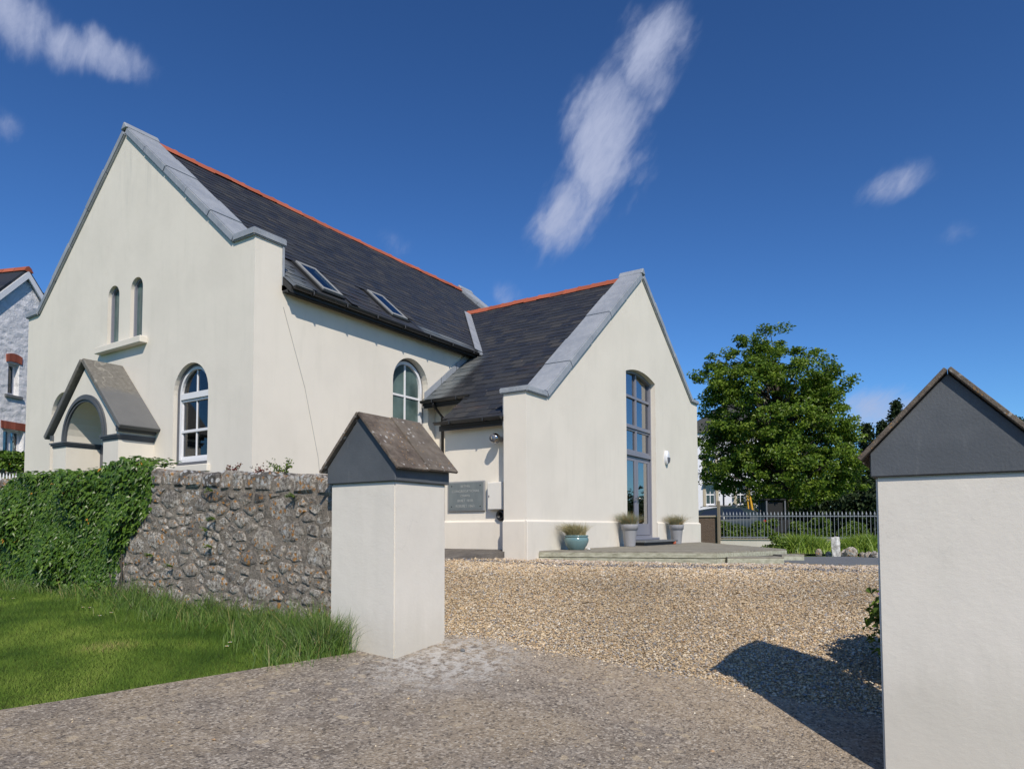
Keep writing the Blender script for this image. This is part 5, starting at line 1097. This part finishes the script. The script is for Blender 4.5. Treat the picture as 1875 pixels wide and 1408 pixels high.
# ------------------------------------------------------------------ background beyond the deck
def at(px, py, d):          # the spot at depth d along a sight line
    k = f2 + r3 * ((px - 937.5) / 1254.63) + u3 * ((909.17 - py) / 1254.63); return Vector((0, 0, CAM_Z)) + k * (d / k.dot(fw))
def railings():
    t = empty('iron_railings', (25.4, 3, .95), 0, 'grey spearhead iron railings on a low white wall beyond the deck', 'railings')
    ya, yb = 7.36, -3.0; xf = lambda y: 25.28 + (y - 2.2) * .0605; zt = lambda y: 1.985 + (y - 2.2) * .013
    MB().obox((xf(2.18), (ya + yb) / 2, 1.07), ((xf(ya) - xf(yb)) / 2, (ya - yb) / 2, 0), (.09, 0, 0), (0, 0, .135)).build('low_wall', STUCCO, t); MB().obox((xf(2.18), (ya + yb) / 2, 1.2075), ((xf(ya) - xf(yb)) / 2, (ya - yb) / 2, 0), (.12, 0, 0), (0, 0, .02)).build('coping', SANDSTONE, t)
    for z in (zt(2.18), 1.275): MB().obox((xf(2.18), (ya + yb) / 2, z), ((xf(ya) - xf(yb)) / 2, (ya - yb) / 2, (zt(ya) - zt(yb)) / 2 if z > 1.5 else 0), (.006, 0, 0), (0, 0, .019)).build('rail', GALV, t)
    b0 = MB().tube([(0, 0, 0), (0, 0, .80)], .0085, 6); b0.lathe([(.010, .80), (.026, .815), (.026, .83), (.012, .84), (.030, .90), (.004, 1.0), (0, 1.0)], (0, 0, 0), 6)
    me = bpy.data.meshes.new('bar'); me.from_pydata([tuple(v) for v in b0.v], [], b0.f); me.materials.append(GALV); y = ya - .1
    while y > yb:
        o = bpy.data.objects.new('bar', me); COL.objects.link(o); o.parent = t; o.matrix_parent_inverse = PINV[t.name]; o.location = (xf(y), y, 1.228); o.scale.z = (zt(y) + .16 - 1.228) / 1.0; y -= .122
    w = empty('pebbledash_wall', (25.65, 8.8, .95), 0, 'brown pebbledash wall end between the wing corner and the railings', 'wall')
    MB().box((25.55, 25.78), (7.42, 11.0), (.8, 2.02)).build('body', ROUGHCAST, w); MB().box((25.51, 25.82), (7.40, 11.0), (2.02, 2.08)).build('coping', SANDSTONE, w, bevel=.01)
    tag(MB().box((25.44, 25.54), (7.36, 7.46), (.85, 2.62)).build('wooden_post', WOODPOST, None, bevel=.01), 'grey timber post at the end of the railings', 'post')
railings()
def clump(n, c, r, flat=1.0):
    v = unit(n) * (rng.random(n) ** .45)[:, None]; v[:, 2] *= flat; return np.array(c) + v * r
def bush(name, c, rx, ry, h, n, size, mat, label, cat, group=None, core=True):
    t = empty(name, c, 0, label, cat, group); k = max(4, n // 90); cc = []
    for _ in range(k):
        d = unit(1)[0]; cc.append((c[0] + d[0] * rx * .75, c[1] + d[1] * ry * .75, c[2] + h * (.5 + .42 * d[2])))
    P = np.concatenate([clump(n // k, q, min(rx, ry, h) * random.uniform(.25, .45)) for q in cc]); P[:, 2] = np.maximum(P[:, 2], c[2] + .01)
    N = unit(len(P)) * .8 + (P - np.array([c[0], c[1], c[2] + h * .4])) / max(rx, h) + [0, 0, .5]
    leaves('foliage', P, N, size, mat, t); m = MB()
    for q in cc[:14]: m.tube([c, (Vector(c) + Vector(q)) / 2 + Vector((0, 0, .05)), q], [.02, .012, .006], 5)
    m.build('branches', BARK, t); return t
def iris_bed():
    t = empty('iris_clump', (18.8, 2.6, .95), 0, 'bright green clump of sword-leaved irises behind the stone edging', 'plants'); P = []; H = []
    for _ in range(330):
        s = rng.random(); d = rng.uniform(0, 1.0); x = 18.4 + 1.5 * s + d * .9 + rng.normal(0, .1); y = 3.65 - 2.0 * s + d * .2 + rng.normal(0, .1); k = 26
        P.append(np.c_[rng.normal(x, .07, k), rng.normal(y, .07, k)]); H.append(rng.uniform(.26, .60, k) * (.8 + .25 * np.sin(s * 9)))
    P = np.concatenate(P); H = np.concatenate(H); n = len(P)
    blades('sword_leaves', np.c_[P, gz(P[:, 0], P[:, 1])], H, rng.uniform(.016, .03, n), rng.uniform(.25, .95, n), IRISLEAF, t, segs=3, wind=(-.05, .06))
    bush('low_shrub', (17.7, 3.85, .95), .55, .35, .48, 1500, .05, SHRUB, 'low dark green shrub between the deck corner and the irises', 'shrub')
    for k, (x, y, h) in enumerate([(17.45, 2.75, .14), (17.42, 2.20, .15), (17.25, 2.03, .2), (17.2, 1.80, .12), (17.0, 1.66, .13), (16.9, 1.52, .14), (17.55, 2.55, .10)]):
        pebble_thing('edging_stone', x, y, g1(x, y) - .03, h * .75, RUBBLE, ('squat rounded edging stone of the iris bed', 'pale edging stone beside the upright marker stone', 'tilted edging stone of the iris bed', 'small edging stone of the iris bed', 'broad edging stone of the iris bed', 'edging stone beside the dark wooden post', 'low edging stone nearest the deck')[k], 'stone', 'stones edging the iris bed', (.8, .8, 1.0))
    bm = bmesh.new(); bmesh.ops.create_cube(bm, size=1); bmesh.ops.subdivide_edges(bm, edges=bm.edges[:], cuts=2, use_grid_fill=True)
    for v in bm.verts: v.co = Vector((v.co.x * .15 * (1 - .15 * v.co.z), v.co.y * .16 * (1 - .12 * v.co.z), v.co.z * .46)) + Vector([random.gauss(0, .008) for _ in range(3)])
    me = bpy.data.meshes.new('marker_stone'); bm.to_mesh(me); bm.free(); o = link('marker_stone', me, WHITEROCK, None, (17.3, 2.35, 1.16)); tag(o, 'upright whitish marker stone in front of the irises', 'stone')
    tag(MB().box((17.0, 17.12), (1.30, 1.42), (.85, 1.40)).build('garden_post', WOODPOST, None, bevel=.012), 'short dark timber post beside the iris bed', 'post')
    tuft_t = empty('orange_sedge', (16.0, 2.95, .96), 0, 'small orange tuft of sedge on the gravel behind the deck step', 'plant'); tuft(tuft_t, (16.0, 2.95, .95), .12, 260, .16, FESCUE, (.5, 1.5))
iris_bed()
bush('flowering_bush', (7.22, .05, g1(7.22, .05)), .78, .62, 1.12, 8500, .060, SHRUB, 'leafy mauve-flowered bush hidden behind the gate pillar', 'bush')
fb = bpy.data.objects['flowering_bush']; P = np.array([(7.38 + .5 * math.cos(a), .08 + .55 * math.sin(a), g1(7.38, .08) + h) for a, h in ((1.2, .75), (1.5, .62), (1.9, .8), (2.4, .7), (.9, .9))]); P = np.repeat(P, 22, 0) + rng.normal(0, .022, (110, 3)); leaves('flowers', P, unit(110), .022, PURPLE, fb)
# grass and shrubs behind the railings
for k, (px, d, w, h) in enumerate([(1330, 27.0, .45, .95), (1352, 27.4, .35, .8), (1388, 27.2, .4, .9), (1412, 27.8, .45, 1.0), (1462, 26.6, .4, .95), (1502, 26.2, .45, 1.1), (1478, 28.0, .5, .8), (1560, 25.8, .6, .8)]):
    p = at(px, 985, d); lab = ('yellow-green shrub behind the first railings beside the timber post', 'slim shrub second along behind the railings', 'bushy shrub behind the railings below the digger', 'shrub behind the railings under the trunk of the tree', 'shrub with speckled leaves at the middle of the railings', 'tall shrub poking above the railing tops', 'low shrub set back behind the middle railings', 'wide shrub behind the railings nearest the gate pillar')[k]
    bush('garden_shrub', (p.x, p.y, .9), w, w, h * 1.05, 2400, .075, SHRUB, lab, 'shrub', 'shrubs behind the railings')
for k, (px, d) in enumerate([(1355, 29.5), (1398, 29.0), (1500, 29.5), (1540, 30.0)]):
    p = at(px, 975, d); o = MB().obox((p.x, p.y, 1.02), (rt.x * .45, rt.y * .45, 0), (fw.x * .2, fw.y * .2, 0), (0, 0, .09)).build('stone_kerb', SANDSTONE, None, bevel=.03); tag(o, ('pale stone kerb in the grass below the parked car', 'pale stone kerb in the grass below the digger', 'pale stone kerb in the grass beyond the tall shrub', 'pale stone kerb in the grass under the dark trees')[k], 'kerb stone')

# ------------------------------------------------------------------ trees
def tree(name, base, height, blobs, nclump, per, leaf, mat, label, trunk=.28, flat=.42, rad=(.45, .95), group=None):
    """blobs: (offset, radii) ellipsoids that fill the crown, relative to the base"""
    t = empty(name, base, 0, label, 'tree', group); B = Vector(base); m = MB(); vol = np.array([r[0] * r[1] * r[2] for _, r in blobs]); pick = rng.choice(len(blobs), nclump, p=vol / vol.sum()); cs = []
    for i in pick:
        o, r = blobs[i]; v = unit(1)[0] * rng.random() ** .28; cs.append(B + Vector(o) + Vector((v[0] * r[0], v[1] * r[1], v[2] * r[2])))
    top = B + Vector((.3, 0, height * .8)); pts = [B + Vector((0, 0, -.2)), B + Vector((.06, .03, height * .2)), B + Vector((-.08, .05, height * .42)), B + Vector((.1, 0, height * .62)), top]
    m.tube(pts, [trunk * 1.25, trunk, trunk * .75, trunk * .45, trunk * .1], 9); m.build('trunk', BARK, t, smooth=True); lm = MB()
    for c in cs[::3]:
        h = min(max(.18, (c.z - B.z) / height - .22), .72); s = B + Vector((0, 0, height * h)); mid = (s + c) / 2 + Vector((0, 0, .25 + .1 * random.random())); lm.tube([s, mid, c], [trunk * .22, trunk * .12, .012], 5, caps=False)
    lm.build('limbs', BARK, t); P = []; N = []
    for c in cs:
        r = random.uniform(*rad); q = clump(per, c, r, flat); P.append(q); out = np.array(c - (B + Vector((0, 0, height * .55)))); out /= np.linalg.norm(out) + 1e-6
        N.append(unit(per) * .8 + np.array([0, 0, .5]) + out * .55)
    P = np.concatenate(P); N = np.concatenate(N); shade = np.clip(rng.beta(2, 2, len(P)) + np.repeat(rng.normal(0, .12, len(cs)), per), 0, 1)
    leaves('crown', P, N, leaf, mat, t, rnd=shade); return t
s_ = 33 / 1254.63
def blob(px, py, rx, rz, dd=0, base=None):
    q = at(px, py, 33 + dd) - base; return (tuple(q), (rx * s_, rx * s_, rz * s_))
tb = at(1436, 990, 33); tb.z = .92
BL = [blob(1412, 760, 128, 122, 0, tb), blob(1430, 865, 145, 62, 0, tb), blob(1318, 700, 55, 60, -.5, tb), blob(1498, 712, 58, 76, 0, tb), blob(1412, 642, 52, 46, 0, tb), blob(1532, 862, 55, 54, -1, tb), blob(1325, 830, 66, 62, .5, tb), blob(1482, 790, 80, 75, 0, tb), blob(1370, 650, 45, 36, 0, tb)]
beech = tree('beech_tree', tuple(tb), 9.8, BL, 800, 105, .110, BEECH, 'broad leafy green tree behind the railings beside the wing', .26, .55, (.26, .62))
def conifer(px, ptop, d, label):
    b = at(px, 985, d); b.z = .9; h = at(px, ptop, d).z - .9; t = empty('conifer_tree', tuple(b), 0, label, 'tree', 'dark conifers beyond the garden'); MB().tube([b, b + Vector((0, 0, h * .97))], [.22, .02], 7).build('trunk', BARK, t); P = []; N = []
    for k in range(int(h * 15)):
        z = h * (k + .5) / (h * 15); r = (1 - z / h) ** .8 * h * .24 + .12; a = k * 2.4; e = np.array([math.cos(a), math.sin(a), 0])
        n = 42; s = rng.random(n) ** .6; q = np.array(b)[None] + e * (s * r * random.uniform(.75, 1.15))[:, None] + np.c_[rng.normal(0, .12, n), rng.normal(0, .12, n), z - .28 * s * r + rng.normal(0, .09, n)]; P.append(q); N.append(unit(n) + [0, 0, .6] + e * .3)
    leaves('crown', np.concatenate(P), np.concatenate(N), .15, DARKLEAF, t, fold=.4)
for a in ((1556, 790, 47, 'dark conifer half hidden by the broad tree'), (1592, 776, 46, 'dark pointed conifer just clear of the broad tree'), (1622, 772, 44, 'dark conifer at the eaves of the grey pillar cap'), (1648, 735, 48, 'dark conifer showing over the slope of the pillar cap'), (1720, 770, 50, 'dark conifer standing behind the gate pillar cap'), (1872, 765, 40, 'dark conifer at the outer edge beyond the gate pillar')): conifer(*a)
def back_hedge():
    for k, (px, d, top, w) in enumerate([(1345, 52, 905, 3.2), (1420, 50, 890, 3.4), (1500, 48, 885, 3.4), (1575, 44, 870, 3.2), (1640, 42, 880, 3.0), (1760, 42, 890, 3.6), (1890, 41, 892, 3.8), (2040, 40, 888, 3.8), (2200, 40, 885, 4.0)]):
        p = at(px, 985, d); h = at(px, top, d).z - .9
        bush('dark_shrub', (p.x, p.y, .9), w, w, h, 4200, .22, DARKLEAF, ('dark shrub mass behind the parked car', 'dark shrub mass behind the digger', 'dark shrub mass under the middle of the broad tree', 'dark shrub mass below the conifers', 'dark shrub mass hidden behind the gate pillar', 'dark shrub mass past the pillar cap', 'dark shrub mass along the field edge', 'dark shrub mass farther along the field edge', 'last dark shrub mass of the field edge')[k], 'shrub', 'dark shrubs at the back of the garden')
back_hedge()

# ------------------------------------------------------------------ far white house, parked car, digger
def far_house():
    o = at(1255, 985, 50); e = Vector((rt.x, rt.y, 0)); n = Vector((fw.x, fw.y, 0)); fn = lambda u, v, w: tuple(Vector((o.x, o.y, 0)) + e * u + n * w + Vector((0, 0, v)))
    t = empty('white_villa', (o.x, o.y, .9), 0, 'white villa with stone window surrounds half hidden behind the tree', 'house'); X = lambda px: (px - 1255) * 50 / 1254.63; Z = lambda py: 1.6 + (968.4 - py) * 50 / 1254.63
    win = [(X(1294), X(1311), Z(925), Z(888)), (X(1294), X(1311), Z(866), Z(836)), (X(1350), X(1366), Z(925), Z(888))]
    wallpanel('wall', [(0, .8), (0, 8.6), (7, 8.6), (7, .8)], [[(a, c), (b, c), (b, d), (a, d)] for a, b, c, d in win], fn, .35, FARWHITE, t)
    MB().prism([(0, .8), (7, .8), (7, 8.6), (0, 8.6)], fn, 4, 4.3).build('rear_wall', FARWHITE, t); MB().prism([(-.3, 8.6), (7.3, 8.6), (3.5, 11.0)], fn, -.2, 4.4).build('roof', SLATE, t)
    for a, b, c, d in win:
        f = MB().prism([(a - .22, c - .1), (a - .02, c - .1), (a - .02, d + .12), (a - .22, d + .12)], fn, -.06, .1).prism([(b + .02, c - .1), (b + .22, c - .1), (b + .22, d + .12), (b + .02, d + .12)], fn, -.06, .1).prism([(a - .02, d), (b + .02, d), (b + .02, d + .12), (a - .02, d + .12)], fn, -.06, .1).build('window_surround', SANDSTONE, t); keep(f)
        m = MB()
        for q in ((a, a + .06, c, d), (b - .06, b, c, d), ((a + b) / 2 - .025, (a + b) / 2 + .025, c, d), (a, b, c, c + .08), (a, b, d - .06, d), (a, b, (c + d) / 2 - .04, (c + d) / 2 + .04)): m.prism([(q[0], q[2]), (q[1], q[2]), (q[1], q[3]), (q[0], q[3])], fn, .12 + .003 * len(m.f) / 6, .2)
        m.build('sash', WHITE, f); MB().prism([(a, c), (b, c), (b, d), (a, d)], fn, .17, .18).build('pane', CARGLASS, f)
    MB().prism([(X(1288), Z(886)), (X(1318), Z(886)), (X(1314), Z(872)), (X(1292), Z(872))], fn, -.5, .0).build('bay_roof', LEAD, t)
    MB().tube([fn(X(1326), .8, -.06), fn(X(1326), 8.5, -.06)], .05, 8).build('downpipe', BLACK, t)
far_house()
def car():
    c = at(1294, 985, 29.5); t = empty('parked_car', (c.x, c.y, .95), math.atan2(rt.y, rt.x), 'dark teal estate car parked beyond the railings', 'car'); Mx = Matrix.LocRotScale(Vector((c.x, c.y, .93)), Matrix.Rotation(math.atan2(rt.y, rt.x), 3, 'Z'), None)
    def T(p): return Mx @ Vector(p)
    st = [(-2.35, .45, .62, .80, .70), (-2.25, .30, .78, .86, .82), (-1.6, .25, .92, .90, .92), (-.95, .25, .98, .91, 1.02), (-.3, .25, 1.0, .92, 1.45), (.5, .25, 1.02, .92, 1.58), (1.3, .25, 1.04, .91, 1.57), (1.85, .26, 1.06, .89, 1.42), (2.2, .32, 1.04, .86, 1.08), (2.32, .42, .85, .80, .86)]
    V = []; Fc = []; n = 8
    for x, zl, zb, w, zr in st:
        wr = w * (.72 if zr > zb + .1 else .93); half = [(w * .90, zl), (w, zl + .18), (w * .985, zb), (wr, zr)]
        V += [T((x, -a, b)) for a, b in half] + [T((x, a, b)) for a, b in reversed(half)]
    for i in range(len(st) - 1): Fc += [(i * n + k, i * n + (k + 1) % n, (i + 1) * n + (k + 1) % n, (i + 1) * n + k) for k in range(n)]
    Fc += [tuple(range(n)), tuple(range((len(st) - 1) * n, len(st) * n))]; body = mk('body', V, Fc, CARPAINT, t, smooth=True); keep(body)
    for s in (-1, 1):
        for nm, q in (('side_window', [(-.75, 1.03, .905), (-.28, 1.40, .73), (.42, 1.50, .69), (.45, 1.06, .905)]), ('side_window', [(.53, 1.06, .905), (.50, 1.50, .69), (1.25, 1.49, .685), (1.62, 1.10, .89)])):
            m = MB(); m.add([T((x, s * (w + .012), z)) for x, z, w in q] + [T((x, s * (w - .02), z)) for x, z, w in q], [(0, 1, 2, 3), (7, 6, 5, 4)] + [(i, (i + 1) % 4, 4 + (i + 1) % 4, 4 + i) for i in range(4)]); m.build(nm, CARGLASS, t)
        for x in (-1.45, 1.40):
            wh = keep(MB().lathe([(.20, -.11), (.31, -.11), (.335, -.08), (.335, .08), (.31, .11), (.20, .11)], (0, 0, 0), 24, 'Y').build('wheel', TYRE, t, smooth=True)); wh.data.transform(Mx @ Matrix.Translation((x, s * .80, .335)))
            r = MB().lathe([(0, s * .09), (.10, s * .10), (.20, s * .085)], (0, 0, 0), 16, 'Y').build('rim', ALLOY, wh); r.data.transform(Mx @ Matrix.Translation((x, s * .80, .335)))
        l = MB().box((2.12, 2.27), (min(s * .62, s * .87), max(s * .62, s * .87)), (.88, 1.02)).build('tail_light', REDLENS, t, bevel=.02); l.data.transform(Mx)
    m = MB(); m.add([T(p) for p in ((1.95, -.55, 1.40), (1.95, .55, 1.40), (2.24, .70, 1.08), (2.24, -.70, 1.08), (1.90, -.55, 1.38), (1.90, .55, 1.38), (2.18, .70, 1.06), (2.18, -.70, 1.06))], [(0, 1, 2, 3), (7, 6, 5, 4), (0, 1, 5, 4), (1, 2, 6, 5), (2, 3, 7, 6), (3, 0, 4, 7)]); m.build('rear_window', CARGLASS, t)
    for s in (-.55, .55): MB().tube([T((-.1, s, 1.58)), T((0, s, 1.63)), T((1.2, s, 1.63)), T((1.3, s, 1.58))], .018, 6).build('roof_rail', BLACK, t)
car()
def digger():
    c = at(1412, 985, 31); t = empty('mini_digger', (c.x, c.y, .95), 0, 'mini digger with yellow boom parked under the tree', 'digger'); e = Vector((rt.x, rt.y, 0)); n = Vector((fw.x, fw.y, 0)); O = Vector((c.x, c.y, .93)); T = lambda a, b, z: O + e * a + n * b + Vector((0, 0, z))
    def ob(name, a, b, z, ha, hb, hz, mat, bv=.03): return MB().obox(T(a, b, z), e * ha, n * hb, (0, 0, hz)).build(name, mat, t, bevel=bv)
    for s in (-.45, .45): ob('track', 0, s, .22, .75, .16, .2, TYRE, .12)
    ob('body', .1, 0, .75, .65, .55, .28, TYRE); cb = ob('cab', .05, 0, 1.45, .36, .40, .40, TYRE); ob('cab_roof', .05, 0, 1.94, .47, .52, .045, TYRE)
    for sa in (-.40, .42):
        for sb in (-.46, .46): ob('cab_post', .05 + sa, sb, 1.46, .03, .03, .46, DARKFRAME, .005)
    MB().tube([T(-.6, -.1, .75), T(-.85, -.1, 1.45), T(-1.0, -.1, 2.35)], [.07, .06, .05], 6).build('boom', YELLOW, t); MB().tube([T(-1.0, -.1, 2.38), T(-1.08, -.1, 2.05), T(-1.0, -.1, 1.2)], [.045, .04, .035], 6).build('arm', YELLOW, t)
    MB().prism([(-.2, 0), (.2, 0), (.26, -.3), (.05, -.42), (-.15, -.25)], lambda u, v, w: tuple(T(-1.02 + u, -.1 + w, 1.15 + v)), -.2, .2).build('bucket', TYRE, t); MB().tube([T(-.55, -.1, 1.0), T(-.92, -.1, 1.75)], .035, 6).build('ram', ALLOY, t)
digger()

# ------------------------------------------------------------------ neighbour's house behind the hall, garden wall and railing
def neighbour():
    A = at(47, 487, 22); e = Vector((.935, .353, 0)); inn = Vector((-.353, .935, 0)); O = Vector((A.x, A.y, 0)); fn = lambda u, v, w: tuple(O + e * u + inn * w + Vector((0, 0, v)))
    t = empty('limewashed_house', (A.x, A.y, .9), 0, 'white limewashed rubble house with red ridge tiles behind the chapel gable', 'house'); za = A.z - .25; hw = 3.6; ze = za - hw * 1.08
    def uz(px, py):
        k = f2 + r3 * ((px - 937.5) / 1254.63) + u3 * ((909.17 - py) / 1254.63); nn = inn; s = (O - Vector((0, 0, 0))).dot(nn) / k.dot(nn); p = Vector((0, 0, CAM_Z)) + k * s; return (p - O).dot(e), p.z
    wins = []
    for (x0, y0, x1, y1) in ((15.5, 663, 36, 722), (6, 784, 44, 835)):
        a, zt_ = uz(x0, y0); b, _ = uz(x1, y0); _, zb_ = uz(x0, y1); wins.append((a, b, zb_, zt_))
    wallpanel('gable_wall', [(-hw, .6), (-hw, ze), (0, za), (hw, ze), (hw, .6)], [[(a, c), (b, c), (b, d), (a, d)] for a, b, c, d in wins], fn, .4, WHITESTONE, t)
    MB().prism([(-hw, .6), (-hw, ze), (-hw + .4, ze), (-hw + .4, .6)], fn, .4, 8).build('side_wall', WHITESTONE, t); MB().prism([(hw, .6), (hw, ze), (hw - .4, ze), (hw - .4, .6)], fn, .4, 8).build('side_wall', WHITESTONE, t)
    for s in (-1, 1):
        rf = keep(MB().prism([(0, za + .05), (s * (hw + .35), za + .05 - (hw + .35) * 1.08), (s * (hw + .35), za + .17 - (hw + .35) * 1.08), (0, za + .17)], fn, -.10, 8.2).build('roof', SLATE, t))
        MB().prism([(0, za - .18), (s * (hw + .35), za - .18 - (hw + .35) * 1.08), (s * (hw + .35), za + .06 - (hw + .35) * 1.08), (0, za + .06)], fn, -.14, -.095).build('barge_board', WHITE, t)
        for r in range(22):
            q = r * .22 / math.hypot(1, 1.08); MB().prism([(s * (hw + .36 - q), za + .175 - (hw + .36 - q) * 1.08), (s * (hw + .36 - q - .23), za + .165 - (hw + .36 - q - .23) * 1.08), (s * (hw + .36 - q - .23), za + .185 - (hw + .36 - q - .23) * 1.08), (s * (hw + .36 - q), za + .197 - (hw + .36 - q) * 1.08)], fn, -.12, 8.2).build('slate_course', SLATE, rf)
    for i in range(18): MB().prism([(-.17, za + .04), (-.09, za + .17), (0, za + .225), (.09, za + .17), (.17, za + .04)], fn, -.14 + i * .46, -.14 + i * .46 + .44).build('ridge_tile', TERRA, t)
    for k, (a, b, c, d) in enumerate(wins):
        f = MB()
        for q in ((a, a + .07, c, d), (b - .07, b, c, d), (a + .07, b - .07, c, c + .08), (a + .07, b - .07, d - .07, d)) + (((a + b) / 2 - .05, (a + b) / 2 + .05, c + .08, d - .07),) * (k == 1): f.prism([(q[0], q[2]), (q[1], q[2]), (q[1], q[3]), (q[0], q[3])], fn, .18, .26)
        f = keep(f.build('window', WHITE, t)); MB().prism([(a + .07, c + .08), (b - .07, c + .08), (b - .07, d - .07), (a + .07, d - .07)], fn, .21, .22).build('pane', GLASS, f); MB().prism([(a, c), (b, c), (b, d), (a, d)], fn, .5, .52).build('room_shade', ROOMSHADE, f)
        MB().prism([(a - .1, c - .09), (b + .1, c - .09), (b + .1, c - .005), (a - .1, c - .005)], fn, -.07, .17).build('sill', PAVING, f)
        nb = 11
        for i in range(nb):
            u0 = a - .08 + (b - a + .16) * i / nb; u1 = a - .08 + (b - a + .16) * (i + 1) / nb - .012; rise = lambda u: .07 * (1 - ((u - (a + b) / 2) / ((b - a) / 2 + .08)) ** 2) if k == 0 else 0
            MB().prism([(u0, d + .003 + rise(u0) * .6), (u1, d + .003 + rise(u1) * .6), (u1 + .01, d + .24 + rise(u1)), (u0 - .01, d + .24 + rise(u0))], fn, -.03, .12).build('brick', BRICK, f)
neighbour()
def garden_wall():
    p = at(20, 985, 17.5); e = Vector((.1, 1, 0)).normalized(); t = empty('ivied_garden_wall', (p.x, p.y, .8), 0, 'tall rubble garden wall topped with ivy in front of the limewashed house', 'wall')
    a, b = at(-90, 985, 17.0), at(46, 985, 17.5); zt_ = at(20, 835, 17.3).z; d = (b - a); d.z = 0; L = d.length; d.normalize(); inn = Vector((-d.y, d.x, 0)); inn = inn if inn.dot(fw) > 0 else -inn
    fn = lambda u, v, w: tuple(Vector((a.x, a.y, 0)) + d * u + inn * w + Vector((0, 0, v))); MB().prism([(0, .7), (L, .7), (L, zt_), (0, zt_)], fn, .05, .4).build('mortar_core', MORTAR, t); z = .9; r = 0
    while z < zt_ - .05:
        u = 0; h = random.uniform(.13, .22)
        while u < L - .05:
            w = min(random.uniform(.2, .42), L - u); V, Fc = stone_mesh([(u + .01, z + .01), (u + w / 2, z), (u + w - .01, z + .015), (u + w, z + h / 2), (u + w - .02, z + h - .01), (u + w / 2, z + h), (u + .015, z + h - .01), (u, z + h / 2)], fn, .08, random.uniform(.01, .03)); mk('stone', V, Fc, RUBBLE, t); u += w
        z += h
    n = 1500; u = rng.uniform(0, L, n); v = zt_ - np.abs(rng.normal(0, .22, n)) + .12; P = np.array([fn(x, y, -.05 - .12 * rng.random() if y < zt_ else .2 * rng.random()) for x, y in zip(u, v)]); leaves('ivy_foliage', P, unit(n) + np.array([-inn.x, -inn.y, .5]), .085, IVY, t)
    w = empty('white_railing', tuple(at(18, 985, 14)), 0, 'white painted spiked railing at the end of the ivy-clad wall', 'railing'); a, b = at(-60, 985, 13.6), at(40, 985, 14.2); z0, z1 = at(10, 945, 14).z, at(10, 866, 14).z; m = 17
    for z in (z0 + .12, z1 - .14): MB().obox(((a.x + b.x) / 2, (a.y + b.y) / 2, z), ((b.x - a.x) / 2, (b.y - a.y) / 2, 0), (fw.x * .008, fw.y * .008, 0), (0, 0, .02)).build('rail', WHITE, w)
    for i in range(m): q = a.lerp(b, (i + .5) / m); MB().tube([(q.x, q.y, .7), (q.x, q.y, z1 - .05), (q.x, q.y, z1)], [.013, .013, .002], 6).build('bar', WHITE, w)
    q = at(24, 905, 14.4); pebble_thing('boulder', q.x, q.y, 1.2, .55, RUBBLE, 'pale boulder behind the white railing', 'boulder', sq=(.8, .8, 1.1))
garden_wall()
# trees over the road that the gable windows look out on
def copy_tree(root, loc, rz, label):
    r = root.copy(); COL.objects.link(r); r.location = loc; r.rotation_euler = (0, 0, rz); r['label'] = label; r['group'] = 'trees across the lane'
    for ch in list(root.children):
        c = ch.copy(); COL.objects.link(c); c.parent = r
for k, (x, y) in enumerate(((-14, 31), (-9, 38), (-20, 24))): copy_tree(beech, (x, y, .4), 1.1 * k, ('broad tree across the lane facing the gable', 'broad tree across the lane beyond the lawn', 'broad tree across the lane opposite the gate')[k])
